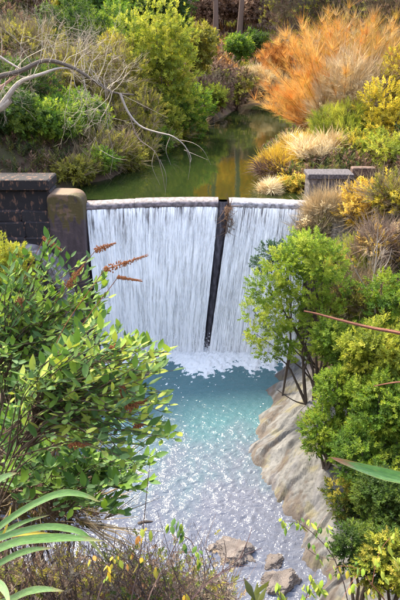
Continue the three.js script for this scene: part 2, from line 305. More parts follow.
{
  // curved concrete band sweeping down in front of the pier
  const root = thing('training_wall', 'curved concrete band sweeping down to the pool under the block wall', 'wall', V(-8.6, 0, -29.6));
  const off = root.position, P = [atZ(38, 252, -29.8), atZ(50, 262, -29.6), atZ(61, 277, -29.4), atZ(70, 300, -29.2), atZ(76, 330, -29.0), atZ(78, 352, -28.9)].map((q) => q.sub(off));
  P.unshift(P[0].clone().add(V(-1.6, 0.25, -0.2)));
  const c = curve(P, 24);
  const g = sheet(24, 7, (u, v, i, j) => { const q = c[i], t = c[Math.min(i + 1, 24)].clone().sub(c[Math.max(i - 1, 0)]).normalize(), nn = V(-t.y, t.x, 0), k = [[0, -1.4], [0, 0], [0.02, 0.3], [0.08, 0.36], [0.34, 0.36], [0.4, 0.3], [0.42, 0], [0.42, -1.4]][j]; return { p: [q.x - nn.x * k[0], q.y - nn.y * k[0], q.z + k[1]], uv: [i * 0.25, j * 0.3] }; });
  part('band', g, mat({ color: C(0.33, 0.29, 0.29), roughness: 0.8, map: scaled(stain, 0.6, 0.6), bumpMap: grain, bumpScale: 0.03, side: THREE.DoubleSide }), root);
  const fill = sheet(24, 6, (u, v, i) => { const q = c[i], y = lerp(q.y - 0.1, -off.y - 0.6, v); return { p: [lerp(q.x - 0.3, q.x - 0.4, v), y, q.z - 0.15 + v * 0.3 + 0.06 * n2(q.x * 4, y * 3)], uv: [q.x, y] }; });
  part('footing', fill, concreteDark, root);
}
// ---------------------------------------------------------------- right abutment and steps
{
  const a = atZ(309, 178, -32.8), b = atZ(352, 178, -32.8);
  const root = thing('abutment_block', 'weathered concrete abutment block with flat dark top half hidden by scrub', 'wall', V((a.x + b.x) / 2, 4.5, -33.3));
  const w = b.x - a.x;
  part('top_slab', slabGeo(w + 0.15, 0.24, 1.5, 0.04, 4), mat({ color: C(0.13, 0.11, 0.12), map: stain, roughness: 0.75, bumpMap: grain, bumpScale: 0.03 }), root).position.set(0, 5.72, 0);
  part('wall', slabGeo(w - 0.05, 5.72, 1.3, 0.04, 6), mat({ color: C(0.2, 0.17, 0.17), map: scaled(stain, 0.6, 0.4), roughness: 0.9, bumpMap: grain, bumpScale: 0.04 }), root).position.set(0, 0, 0);
  const c = atZ(352, 172, -33.6), d = atZ(375, 172, -33.6);
  const t2 = thing('timber_baulk', 'short brown timber baulk lying on the abutment in yellow scrub', 'timber', V((c.x + d.x) / 2, 10.2, -33.7));
  part('timber', slabGeo(d.x - c.x, 0.42, 0.5, 0.04, 8, 0.03), mat({ color: C(0.2, 0.12, 0.09), map: scaled(stain, 0.5, 2), roughness: 0.9, bumpMap: barkTex, bumpScale: 0.03 }), t2);
  const st = thing('concrete_steps', 'narrow flight of mossy concrete steps below the abutment block', 'steps', atZ(340, 262, -29.4));
  const m = mat({ color: C(0.42, 0.35, 0.27), map: stain, roughness: 0.95, bumpMap: grain, bumpScale: 0.04 });
  const top = atZ(340, 212, -31.2).sub(st.position);
  for (let k = 0; k < 9; k++) { const f = (k + 0.5) / 9; const s = part('step', slabGeo(0.95, 0.24, 0.5, 0.03, k + 30, 0.03), m, st); s.position.set(top.x * f, top.y * f - 0.1, top.z * f); s.rotation.y = (rnd() - 0.5) * 0.08; }
  const side = branch([V(0.52, -0.6, 0.2), V(0.52 + top.x * 0.5, top.y * 0.5 - 0.3, top.z * 0.5), V(0.52 + top.x, top.y - 0.1, top.z)], 0.13, 0.13, 6, 4);
  part('stringer', side, m, st);
}

// ---------------------------------------------------------------- mudstone bank and boulders
function rockColor(x, y, z) {
  const a = fbm(x * 0.9 + z * 0.5, z * 0.8 + y, 4), b = fbm(x * 3, z * 3 + y * 2, 3, m2);
  const pit = ss(0.12, 0.45, fbm(x * 5 + y * 3, z * 5 - y * 2, 3, m2)) * 0.35, sp = 1 - pit;
  let c = [(0.125 + a * 0.08 + b * 0.05) * sp, (0.122 + a * 0.078 + b * 0.05) * sp, (0.12 + a * 0.075 + b * 0.045) * sp];
  const mx = (k, d) => { c = c.map((q, i) => lerp(q, d[i], clamp(k))); };
  mx(ss(0.55, 0.1, y + a * 0.9 + b * 0.3) * 0.7, [0.085, 0.058, 0.04]);
  mx(ss(0.15, 0.4, fbm(x * 0.7 + 4, z * 0.7, 4)) * 0.55, [0.16, 0.14, 0.065]);
  mx(ss(0.2, 0.45, fbm(x * 0.5 - 9, z * 0.5 + y, 4)) * 0.4, [0.15, 0.15, 0.17]);
  return c;
}
{
  const nu = 360, nv = 110;
  const g = sheet(nu, nv, (u, v) => {
    const z = lerp(-31.5, -12.5, u), R = table(loR, z), d = lerp(-0.9, 4.6, v), x0 = R + d;
    let y = d < 0 ? d * 0.75 - 0.08 : table([[0, -0.08], [0.5, 0.22], [2.6, 1.35], [4.2, 2.9], [5, 3.7]], d);
    y += 0.16 * ss(-0.6, 0.5, d);
    // dipping beds: saw-tooth ledges that run down and towards the water
    const s = (z * 0.75 + x0 * 0.55 + y * 0.5 + 0.45 * n2(x0 * 0.3, z * 0.25)) * 1.0, fr = s - Math.floor(s), saw = fr < 0.93 ? fr / 0.93 : (1 - fr) / 0.07;
    const s2 = s * 3.1 + 0.6 * n2(x0 * 0.5, z * 0.5), f2 = s2 - Math.floor(s2);
    const amp = 0.2 * (0.45 + 0.5 * n2(Math.floor(s) * 3.3, 2)) * ss(-0.5, 0.3, n2(x0 * 0.6 + 5, z * 0.5)) + 0.02;
    const e = saw * amp + f2 * 0.03 - 0.07 * Math.exp(-(((fr > 0.5 ? 1 - fr : fr) / 0.05) ** 2)) * ss(-0.2, 0.4, n2(x0 * 0.9, z * 0.7 + 4)) + 0.16 * fbm(x0 * 0.4, z * 0.4, 3) + 0.025 * fbm(x0 * 4, z * 4, 3);
    const x = x0 - e * 0.75 + 0.35 * n2(z * 0.55, 3) * ss(2, 0, Math.abs(d)), yy = y + e * 0.65 - 0.08;
    return { p: [x, yy, z], uv: [x + z * 0.3, z], c: rockColor(x, yy, z) };
  });
  structure('mudstone_bank', g, mat({ vertexColors: true, roughness: 0.7, bumpMap: scaled(grain, 0.9, 0.5), bumpScale: 0.04, side: THREE.DoubleSide }), 'pale sloping mudstone bank with dipping ledges beside the pool', 'rock');
}
function boulder(px, py, wpx, dpx, hgt, label, seed, rot = 0) {
  const a = atY(px, py, 0), dep = a.clone().sub(camera.position).dot(FW), w = wpx / FPX * dep / 2;
  const root = thing('boulder', label, 'rock', V(a.x, -0.02, a.z), 'wet rocks standing out of the shallows');
  const g0 = new THREE.IcosahedronGeometry(1, 14).deleteAttribute('uv').deleteAttribute('normal'), p = g0.attributes.position, col = [], uv = [];
  for (let i = 0; i < p.count; i++) {
    let x = p.getX(i), y = p.getY(i), z = p.getZ(i); const f = 1 + 0.24 * n3(x * 0.9 + seed, y * 0.9, z * 0.9) + 0.13 * Math.abs(n3(x * 2.2, y * 2.2 + seed, z * 2.2)) - 0.1 * Math.abs(n3(x * 4.1 + seed, y * 4.1, z * 4.1)) + 0.03 * n3(x * 9, y * 9, z * 9 + seed);
    const st = 0.06 * (((x * 3 + y * 2 + z) % 1 + 1) % 1); x *= (f + st) * w; z *= (f + st) * w * dpx; y = Math.min(y * f, 0.75 + 0.25 * n3(x * 1.4, seed, z * 1.4) + 0.2 * x / w) * hgt;
    p.setXYZ(i, x, y, z); uv.push(x, z + y);
    const c = 0.5 + 0.5 * n3(x * 2, y * 2 + seed, z * 2); col.push(lerp(0.15, 0.3, c), lerp(0.12, 0.25, c), lerp(0.105, 0.22, c));
  }
  g0.setAttribute('color', new THREE.Float32BufferAttribute(col, 3)); g0.setAttribute('uv', new THREE.Float32BufferAttribute(uv, 2)); g0.computeVertexNormals();
  const m = part('stone', g0, mat({ vertexColors: true, roughness: 0.6, bumpMap: scaled(grain, 1.2, 1.2), bumpScale: 0.05 }), root); m.rotation.y = rot;
}
boulder(234, 552, 44, 0.62, 0.42, 'flat brown ledge of rock alone in the shallow water', 3, -0.5);
boulder(212, 551, 11, 0.8, 0.3, 'small knob of rock beside the flat brown ledge', 9);
boulder(281, 584, 40, 0.6, 0.5, 'broad wet brown rock against the foot of the mudstone bank', 17, 0.3);
boulder(274, 563, 22, 0.7, 0.3, 'low wet slab of rock touching the broad brown rock', 23, 0.7);
{
  const a = atY(146, 523, 0.02); const root = thing('driftwood', 'short dark piece of driftwood lying in the shallow water', 'driftwood', a);
  part('log', branch([V(-0.3, 0.02, 0.06), V(-0.05, 0.07, 0), V(0.3, 0.02, -0.05)], 0.07, 0.03, 6, 7), M.darkbark, root);
}

// ---------------------------------------------------------------- foliage tools
function leafShape(len, wid, fold = 0.25, bend = 0.25, segs = 3) { // leaf along +y, midrib folded, tip bent towards +z
  const pos = [], idx = [], uv = [];
  for (let i = 0; i <= segs; i++) {
    const t = i / segs, w = wid * Math.pow(Math.sin(Math.PI * Math.pow(clamp(t, 0.02, 0.985), 0.8)), 0.85) * 0.5, y = len * t, z = bend * len * t * t;
    pos.push(-w, y, z + w * fold, 0, y, z, w, y, z + w * fold); uv.push(0, t, 0.5, t, 1, t);
    if (i < segs) { const a = i * 3; idx.push(a, a + 1, a + 3, a + 1, a + 4, a + 3, a + 1, a + 2, a + 4, a + 2, a + 5, a + 4); }
  }
  return geoFrom(pos, idx, uv);
}
function sprig(n, len, wid, twig, seed, open = 0.9, segs = 2) { // leaves set round a short shoot
  const r = RNG(seed), out = [];
  for (let i = 0; i < n; i++) {
    const g = leafShape(len * (0.7 + r() * 0.5), wid * (0.75 + r() * 0.5), 0.3, 0.3 * r() + 0.05, segs), az = i * 2.4 + r(), t = (i + 0.5) / n;
    g.applyMatrix4(new THREE.Matrix4().makeRotationX(open * (1.15 - t * 0.75) * (0.7 + r() * 0.5))); g.rotateY(az); g.translate(0, twig * t, 0); out.push(g);
  }
  return mergeGeometries(out);
}
function thinTwig(n, len, spread, rad, seed) { // a spray of bare shoots
  const r = RNG(seed), out = [];
  for (let i = 0; i < n; i++) { const a = r() * 6.28, s = spread * (0.3 + r() * 0.7), l = len * (0.6 + r() * 0.6), b = (r() - 0.5) * 0.25; out.push(limb([V(0, 0, 0), V(Math.cos(a) * s * l * 0.45, l * 0.5, Math.sin(a) * s * l * 0.45), V(Math.cos(a) * s * l * 0.8 + b * l, l, Math.sin(a) * s * l * 0.8 + b * l)], [rad, rad * 0.7, rad * 0.25], 3)); }
  return mergeGeometries(out);
}
const SP = {
  fine: [sprig(12, 0.13, 0.05, 0.3, 1), sprig(12, 0.12, 0.06, 0.26, 2)],
  mid: [sprig(10, 0.2, 0.1, 0.28, 3), sprig(11, 0.19, 0.09, 0.32, 4)],
  small: [sprig(12, 0.085, 0.045, 0.2, 5), sprig(12, 0.09, 0.04, 0.22, 6)],
  broad: [sprig(8, 0.26, 0.15, 0.25, 7), sprig(9, 0.28, 0.13, 0.3, 8)],
  far: [sprig(9, 0.34, 0.2, 0.4, 9, 1.1), sprig(9, 0.38, 0.18, 0.45, 10, 1.1)],
  blade: [sprig(16, 0.9, 0.035, 0.05, 11, 0.55, 3), sprig(14, 0.75, 0.03, 0.05, 12, 0.75, 3)],
  needle: [sprig(18, 0.32, 0.022, 0.35, 13, 0.7), sprig(18, 0.28, 0.02, 0.3, 14, 0.9)],
};
const WT = [thinTwig(11, 0.7, 0.9, 0.0048, 30), thinTwig(11, 0.55, 1.3, 0.0045, 31), thinTwig(9, 0.8, 0.6, 0.0048, 32)];
const TW = [thinTwig(7, 0.9, 0.5, 0.011, 20), thinTwig(6, 0.75, 0.8, 0.01, 21)];
const UP1 = V(0, 1, 0);
function scatter(name, spots, geos, material, colors, seed, parent, tone = 0.3) { // spots: {p, d (direction), s}
  const r = RNG(seed), out = [];
  geos.forEach((geo, gi) => {
    const mine = spots.filter((_, i) => i % geos.length === gi); if (!mine.length) return;
    const im = shade(new THREE.InstancedMesh(geo, material, mine.length)), q = new THREE.Quaternion(), q2 = new THREE.Quaternion(), m = new THREE.Matrix4(), c = new THREE.Color();
    mine.forEach((o, i) => {
      q.setFromUnitVectors(UP1, o.d); q2.setFromAxisAngle(UP1, r() * 6.283); q.multiply(q2); im.setMatrixAt(i, m.compose(o.p, q, V(o.s, o.s, o.s)));
      const k = clamp(0.5 + 0.55 * n3(o.p.x * 0.6 + seed, o.p.y * 0.6, o.p.z * 0.6) + (r() - 0.5) * 0.7) * (colors.length - 1), a = Math.min(Math.floor(k), colors.length - 2);
      c.copy(colors[a]).lerp(colors[a + 1], k - a).multiplyScalar(1 - tone / 2 + r() * tone); im.setColorAt(i, c);
    });
    im.name = name; im.userData.kind = 'stuff'; parent.add(im); out.push(im);
  });
  return out;
}
function lobeSpots(lobes, n, r, s0, s1, gap = -0.35, upw = 0.5) {
  const tot = lobes.reduce((a, l) => a + l.r[0] * l.r[1] + l.r[0] * l.r[2], 0), out = [];
  for (const l of lobes) {
    const k = Math.round(n * (l.r[0] * l.r[1] + l.r[0] * l.r[2]) / tot);
    for (let i = 0; i < k; i++) {
      const a = r() * 6.283, cz = r() * 2 - 1, sz = Math.sqrt(1 - cz * cz), d = V(Math.cos(a) * sz, cz, Math.sin(a) * sz), q = 0.45 + 0.6 * Math.pow(r(), 0.6) + (r() < 0.08 ? 0.2 * r() : 0);
      const p = V(l.c.x + d.x * l.r[0] * q, l.c.y + d.y * l.r[1] * q, l.c.z + d.z * l.r[2] * q);
      if (n3(p.x * 1.1, p.y * 1.1, p.z * 1.1) < gap) continue;
      d.y += upw; d.x += (r() - 0.5) * 1.1; d.y += (r() - 0.5) * 0.9; d.z += (r() - 0.5) * 1.1; out.push({ p, d: d.normalize(), s: s0 + r() * (s1 - s0) });
    }
  }
  return out;
}
const PAL = {
  dark: [C(0.03, 0.065, 0.01), C(0.065, 0.125, 0.014), C(0.13, 0.18, 0.02)],
  green: [C(0.06, 0.13, 0.012), C(0.14, 0.24, 0.016), C(0.27, 0.33, 0.025)],
  lime: [C(0.15, 0.2, 0.02), C(0.32, 0.36, 0.03), C(0.46, 0.44, 0.05)],
  olive: [C(0.15, 0.15, 0.02), C(0.29, 0.27, 0.03), C(0.44, 0.38, 0.06)],
  yellow: [C(0.30, 0.27, 0.02), C(0.56, 0.45, 0.03), C(0.70, 0.52, 0.05)],
  gold: [C(0.42, 0.28, 0.03), C(0.66, 0.44, 0.04), C(0.78, 0.58, 0.12)],
  brown: [C(0.10, 0.06, 0.045), C(0.19, 0.11, 0.07), C(0.28, 0.18, 0.11)],
  straw: [C(0.46, 0.32, 0.14), C(0.64, 0.49, 0.26), C(0.78, 0.66, 0.42)],
  orange: [C(0.36, 0.13, 0.03), C(0.55, 0.23, 0.045), C(0.66, 0.36, 0.09)],
  willow: [C(0.80, 0.38, 0.08), C(0.92, 0.60, 0.16), C(0.94, 0.74, 0.32)],
  fresh: [C(0.10, 0.18, 0.014), C(0.22, 0.32, 0.025), C(0.38, 0.43, 0.045)],
  vivid: [C(0.95, 0.62, 0.01), C(0.98, 0.74, 0.02)],
};
// one bush or tree: stems from the ground into its lobes, leaves in clumps round them
function bush(name, label, category, group, px, py, z, r3, o) {
  const seed = o.seed ?? Math.round(px * 31 + py * 7 - z * 13), r = RNG(seed), c = atZ(px, py, z), gy = T(c.x, c.z);
  const base = V(c.x, gy - 0.15, c.z); if (o.lean) base.x += o.lean, base.y = T(base.x, base.z) - 0.15;
  const root = thing(name, label, category, base, group), lc = c.clone().sub(base);
  const lobes = [], nl = o.lobes ?? 7;
  for (let i = 0; i < nl; i++) {
    const a = i * 2.4 + r(), h = -0.75 + 1.5 * (i + 0.5) / nl, q = Math.sqrt(1 - h * h * 0.8) * (0.45 + 0.25 * r());
    const k = 0.42 + 0.2 * r(); lobes.push({ c: V(lc.x + Math.cos(a) * q * r3[0], Math.max(lc.y + h * r3[1] * 0.75, 0.3), lc.z + Math.sin(a) * q * r3[2]), r: [r3[0] * k, r3[1] * k * 0.9, r3[2] * k] });
  }
  const stems = lobes.map((l) => branch([V((r() - 0.5) * 0.3, 0, (r() - 0.5) * 0.3), V(l.c.x * 0.3 + (r() - 0.5) * 0.3, l.c.y * 0.45, l.c.z * 0.3), l.c.clone().multiplyScalar(0.8), l.c.clone().add(V(0, l.r[1] * 0.5, 0))], o.stem ?? 0.07, 0.012, 6, 5));
  part('trunk', mergeGeometries(stems), o.bark ?? M.bark, root);
  const spots = lobeSpots(lobes, o.n ?? 900, r, o.s0 ?? 0.8, o.s1 ?? 1.5, o.gap, o.upw);
  scatter('crown', spots, o.geo ?? SP.mid, o.mat ?? LEAF, o.pal ?? PAL.green, seed, root, o.tone);
  if (o.twigs) scatter('twigs', lobeSpots(lobes, o.twigs, r, 0.7, 1.5, -1, 0.8), TW, o.twigMat ?? M.warmtwig, [C(1, 1, 1), C(1, 1, 1)], seed + 1, root, 0.4);
  return root;
}
// branching bare wood
function grow(p, d, len, rad, depth, r, out, o) {
  const n = 4, pts = [p.clone()], q = p.clone(), dd = d.clone();
  for (let i = 0; i < n; i++) { dd.add(V((r() - 0.5) * o.wig, (r() - 0.5) * o.wig + (o.up ?? 0) * 0.1, (r() - 0.5) * o.wig)).normalize(); q.addScaledVector(dd, len / n); pts.push(q.clone()); }
  out.push(limb(pts, taper(n + 1, rad, rad * 0.55), rad > 0.03 ? 6 : rad > 0.012 ? 4 : 3));
  if (depth <= 0) return;
  const k = o.kids ?? 3;
  for (let i = 0; i < k; i++) { const t = 0.35 + 0.65 * r(), j = Math.min(n, Math.ceil(t * n)), nd = dd.clone().add(V((r() - 0.5) * o.fan, (r() - 0.5) * o.fan + (o.up ?? 0), (r() - 0.5) * o.fan)).normalize(); grow(pts[j], nd, len * (0.5 + r() * 0.3), rad * 0.55, depth - 1, r, out, o); }
}

// ---------------------------------------------------------------- plants of the far valley
{
  const r = RNG(501), a = [], b = [], c = [];
  for (let i = 0; i < 26000; i++) {
    const z = -62 - Math.pow(r(), 1.3) * 150, x = -30 + r() * 90, L = table(upL, z), R = table(upR, z);
    if (z > -84 && x > L - 0.5 && x < R + 0.5) continue;
    const k = fbm(x * 0.09, z * 0.07, 3), p = V(x, T(x, z) + 0.1, z), d = V((r() - 0.5) * 0.9, 1, (r() - 0.5) * 0.9 + 0.3).normalize(), s = (0.9 + r() * 1.3) * (z < -110 ? 1.6 : 1);
    (k > 0.16 ? b : k < -0.22 ? c : a).push({ p, d, s });
  }
  const mk = (name, label, spots, pal, seed) => { const g = new THREE.Group(); g.name = name; g.userData = { label, category: 'undergrowth', kind: 'stuff' }; scene.add(g); scatter('fronds', spots, SP.far, DRY, pal, seed, g); };
  mk('dead_bracken', 'dead brown bracken covering the far hillside', a, PAL.brown, 1);
  mk('green_ground_cover', 'patches of olive ground cover on the far hillside', b, PAL.olive, 2);
  mk('rust_bracken', 'patches of rust orange bracken on the far hillside', c, [C(0.2, 0.1, 0.05), C(0.34, 0.17, 0.05), C(0.4, 0.24, 0.09)], 3);
}
{
  // undergrowth on the near banks
  const r = RNG(502), a = [], b = [];
  for (let i = 0; i < 52000; i++) {
    const z = -r() * 66 - 0.5, x = -24 + r() * 50, up = z < -33, L = table(up ? upL : loL, z), R = table(up ? upR : loR, z);
    const near = z > -12.5 && T(x, z) > 0.6;
    if (!near && x > L - 0.4 && x < R + (up ? 0.3 : 4.0)) continue;
    if (z > -33.6 && z < -30.5 && x > -14 && x < 9) continue;
    if (z > -4.5 && x > -3.5 && x < 3.5) continue;
    (r() < 0.45 ? a : b).push({ p: V(x, T(x, z) + 0.02, z), d: V((r() - 0.5), 1, (r() - 0.5)).normalize(), s: 1 + r() * 1.5 });
  }
  const g = new THREE.Group(); g.name = 'low_undergrowth'; g.userData = { label: 'low tangle of dead fronds and leaves covering the stream banks', category: 'undergrowth', kind: 'stuff' }; scene.add(g);
  scatter('dead_fronds', a, SP.fine, DRY, PAL.brown, 4, g); scatter('leaves', b, SP.fine, LEAF, [C(0.05, 0.08, 0.02), C(0.13, 0.14, 0.03), C(0.24, 0.2, 0.05)], 5, g);
}
{
  // tall trees on the far slope: dark trunks, crowns mostly above the view
  const spots = [[217, -98, 0.6, -0.05], [237, -103, 0.7, 0.06], [186, -96, 0.45, 0.05], [172, -93, 0.4, 0.02], [120, -84, 0.35, 0.03]];
  spots.forEach(([px, z, rad, lean], i) => {
    const x = atZ(px, 20, z).x, base = V(x, T(x, z) - 0.3, z), r = RNG(600 + i);
    const root = thing('pine_tree', 'tall dark tree trunk on the brown far hillside', 'tree', base, 'tall dark trunks on the far slope'), h = 25 + r() * 3;
    const out = [branch([V(0, 0, 0), V(lean * h * 0.12 + (r() - 0.5) * 0.5, h * 0.15, 0), V(lean * h * 0.3 + 0.15, h * 0.35, 0), V(lean * h, h, 0)], rad, rad * 0.35, 12, 8), branch([V(-0.2, 0, 0), V(0.05, 1.2, 0)], rad * 1.9, rad * 0.8, 4, 8)];
    for (let k = 0; k < 2; k++) out.push(branch([V(lean * h * 0.3, h * 0.3, 0), V((r() - 0.5) * 2.2, h * 0.42, 0.6 * r()), V((r() - 0.5) * 4.5, h * (0.55 + 0.3 * r()), r() - 0.5)], rad * 0.32, 0.06, 6, 6));
    part('trunk', mergeGeometries(out), barkMat(0.13, 0.085, 0.065), root);
    const lobes = []; for (let k = 0; k < 5; k++) lobes.push({ c: V(lean * h + (r() - 0.5) * 5, h * (0.86 + 0.26 * r()), (r() - 0.5) * 4), r: [2.2, 1.6, 2.2] });
    scatter('crown', lobeSpots(lobes, 700, r, 0.9, 1.6), SP.far, LEAF, PAL.dark, 610 + i, root);
  });
  // golden poplars added out of view to give the upper pool its yellow reflection
  [[197, -150, 13], [207, -155, 16], [217, -149, 17], [228, -154, 15], [238, -150, 14], [249, -155, 17], [259, -150, 16], [270, -154, 14]].forEach(([px, z, h], i) => {
    const x = atZ(px, 0, z).x, base = V(x, T(x, z) - 0.3, z), r = RNG(640 + i), root = thing('added_poplar', 'golden poplar added out of view for the yellow pool reflection', 'tree', base, 'golden poplars added for the pool reflection');
    part('trunk', branch([V(0, 0, 0), V(0.2, h * 0.5, 0), V(0, 6 + h * 1.3, 0)], 0.4, 0.06, 8, 7), M.bark, root);
    const lobes = []; for (let k = 0; k < 12; k++) { const t = k / 11; lobes.push({ c: V((r() - 0.5) * 3, 6.5 + h * (0.12 + 1.25 * t), (r() - 0.5) * 2.5), r: [3.4 * (1 - 0.4 * t), 2.8, 2.6 * (1 - 0.4 * t)] }); }
    scatter('crown', lobeSpots(lobes, 2600, r, 1.4, 2.3, -0.8), SP.far, GOLD, PAL.vivid, 650 + i, root, 0.15);
  });
}
const GL = 'bushes along the upper pool opposite the orange willow';
const lb = (px, py, z, r3, o, label, group = null) => bush('bank_bush', label, 'bush', group, px, py, z, r3, o);
lb(158, 62, -53, [3.4, 4.6, 3], { n: 2600, pal: PAL.lime, geo: SP.mid, lobes: 12, stem: 0.12 }, 'largest lime green bush, standing tall over the upper pool');
lb(180, 112, -54, [2.4, 2.6, 2.2], { n: 1300, pal: PAL.green, lobes: 8 }, 'rounded mid green bush overhanging the upper pool below the tall lime bush');
lb(160, 118, -51, [1.9, 1.9, 1.7], { n: 900, pal: PAL.lime, lobes: 6 }, 'small yellow green bush under the tall lime bush at the pool edge');
lb(128, 118, -46.5, [2.6, 2.6, 2.2], { n: 1300, pal: PAL.olive, geo: SP.fine, twigs: 200, lobes: 8 }, 'olive twiggy bush drooping over the upper pool under the bare branch');
lb(103, 152, -41, [2.3, 1.7, 1.9], { n: 1000, pal: PAL.olive, geo: SP.fine, twigs: 220, lobes: 7 }, 'straggly olive bush at the pool edge beside the block wall');
lb(70, 128, -42, [2.6, 2.5, 2.2], { n: 1400, pal: PAL.green, lobes: 8 }, 'leafy green bush behind the bare branch above the block wall');
lb(38, 150, -38.5, [2.7, 2.1, 2], { n: 1600, pal: PAL.green, lobes: 9 }, 'dense green bush right behind the cap of the block wall');
lb(-2, 138, -37, [2.5, 2.6, 2.2], { n: 1500, pal: PAL.dark, lobes: 8 }, 'dark green bush at the end of the block wall away from the weir');
lb(15, 100, -42, [2.7, 2.6, 2.4], { n: 1200, pal: PAL.dark, lobes: 8, twigs: 120 }, 'dark green bush behind the trunk of the bare tree');
lb(60, 85, -47, [3, 3, 2.4], { n: 1300, pal: PAL.olive, geo: SP.fine, twigs: 420, lobes: 9 }, 'olive bush full of pale twigs behind the arching bare branch');
lb(105, 75, -49, [3, 3, 2.4], { n: 1400, pal: PAL.olive, geo: SP.fine, twigs: 380, lobes: 9 }, 'greyish olive bush beside the tall lime bush');
lb(112, 42, -57, [3.2, 3.2, 2.6], { n: 1500, pal: PAL.green, lobes: 9, geo: SP.mid }, 'mid green bush behind the olive twiggy bushes');
lb(118, 48, -53, [1.1, 1.1, 1], { n: 420, pal: PAL.yellow, lobes: 5 }, 'small bright yellow bush in front of a green one on the bank');
lb(70, 38, -55, [3.2, 3, 2.6], { n: 1300, pal: PAL.dark, lobes: 9 }, 'dark green bush up the slope behind the bare branch tips', null);
lb(25, 55, -50, [3, 2.6, 2.6], { n: 1000, pal: PAL.olive, geo: SP.fine, twigs: 350, lobes: 8 }, 'brownish olive bush up the slope behind the bare tree');
lb(10, 15, -60, [3.6, 3, 2.6], { n: 1100, pal: PAL.brown, mat: DRY, geo: SP.mid, twigs: 300, lobes: 8 }, 'dead brown bush high on the slope behind the bare tree');
lb(90, 5, -66, [4, 3.2, 3], { n: 1600, pal: PAL.green, lobes: 9, geo: SP.far }, 'green bush high on the slope behind the bank bushes');
lb(150, 8, -72, [4, 3.4, 3], { n: 1500, pal: PAL.dark, lobes: 9, geo: SP.far }, 'dark green bush high on the slope behind the tall lime bush');
lb(45, 0, -68, [4, 3, 3], { n: 1300, pal: PAL.dark, lobes: 8, geo: SP.far }, 'darkest bush on the crest of the slope above the bare tree');
lb(196, 45, -78, [2.6, 2.6, 2.4], { n: 700, pal: PAL.olive, lobes: 7, geo: SP.far }, 'faded olive bush on the far slope beyond the lime bush');
lb(208, 94, -66, [2.6, 1.6, 2.2], { n: 1100, pal: PAL.brown, mat: DRY, geo: SP.mid, lobes: 8, twigs: 200 }, 'dead brown bush leaning over the far water of the upper pool');
lb(213, 96, -64, [1.5, 1.2, 1.2], { n: 500, pal: PAL.lime, lobes: 5 }, 'low bright green bush in front of the dead brown bush at the far water');
lb(230, 88, -76, [2.6, 2, 2], { n: 700, pal: [...PAL.brown, ...PAL.olive], mat: DRY, geo: SP.far, lobes: 7 }, 'brown and olive scrub at the head of the upper pool');
lb(238, 47, -98, [2.2, 1.7, 2], { n: 420, pal: PAL.green, geo: SP.far, lobes: 5 }, 'solitary green bush among brown bracken below the dark trunks');
lb(255, 42, -104, [2.2, 1.6, 2], { n: 380, pal: PAL.dark, geo: SP.far, lobes: 5 }, 'solitary dark bush among brown bracken beside the willow top');
lb(262, 82, -86, [3.6, 2.0, 2.2], { n: 900, pal: PAL.straw, mat: DRY, geo: SP.blade, lobes: 8, upw: 1.2 }, 'pale straw grass thicket at the head of the upper pool');
lb(282, 62, -88, [3, 2.4, 2.2], { n: 700, pal: PAL.orange, mat: DRY, geo: SP.blade, lobes: 7, upw: 1.2, twigs: 200, twigMat: M.orangebark }, 'orange brush beside the straw thicket at the head of the pool');
[[72, 180, -36.6, 1.3], [92, 174, -38.4, 1.4], [116, 165, -41, 1.5], [136, 153, -44.5, 1.5], [152, 143, -48, 1.5], [172, 134, -53, 1.6], [190, 126, -58, 1.6]].forEach(([px, py, z, k], i) => bush('waterside_bush', i % 3 === 1 ? 'low mid green bush trailing into the upper pool between olive ones' : 'low olive bush trailing into the upper pool at the foot of the bank', 'bush', i % 3 === 1 ? 'low green bushes trailing into the upper pool' : 'low olive bushes trailing into the upper pool', px, py, z, [k * 1.1, k * 0.75, k * 0.9], { n: 620, pal: i % 3 === 1 ? PAL.green : PAL.olive, geo: i % 2 ? SP.fine : SP.mid, lobes: 6, twigs: 60, upw: 0.1 }));
[[204, 8, -128], [222, 4, -134], [243, 6, -130], [262, 8, -126]].forEach(([px, py, z], i) => bush('hillside_thicket', 'faded brown thicket high on the far hillside behind the dark trunks', 'bush', 'brown thickets high on the far hillside', px, py, z, [4.6, 2.8, 3], { n: 800, pal: PAL.brown, mat: DRY, geo: SP.far, lobes: 9, s0: 1.1, s1: 1.9, stem: 0.1 }));
// scrub above the willow
[[300, 12, -84], [326, 6, -80], [352, 10, -78], [380, 4, -74], [400, 14, -70], [285, 2, -100]].forEach(([px, py, z], i) => bush('bare_shrub', i % 2 ? 'nearly leafless olive tinged shrub on the slope above the orange willow' : 'nearly leafless brown shrub on the slope above the orange willow', 'bush', i % 2 ? 'olive shrubs above the willow' : 'brown shrubs above the willow', px, py, z, [4, 4.2, 3], { n: 420, pal: i % 2 ? PAL.olive : PAL.brown, mat: DRY, geo: SP.far, lobes: 8, twigs: 700, twigMat: i % 2 ? M.bark : barkMat(0.2, 0.15, 0.07), s0: 0.5, s1: 1, stem: 0.1, upw: 1 }));
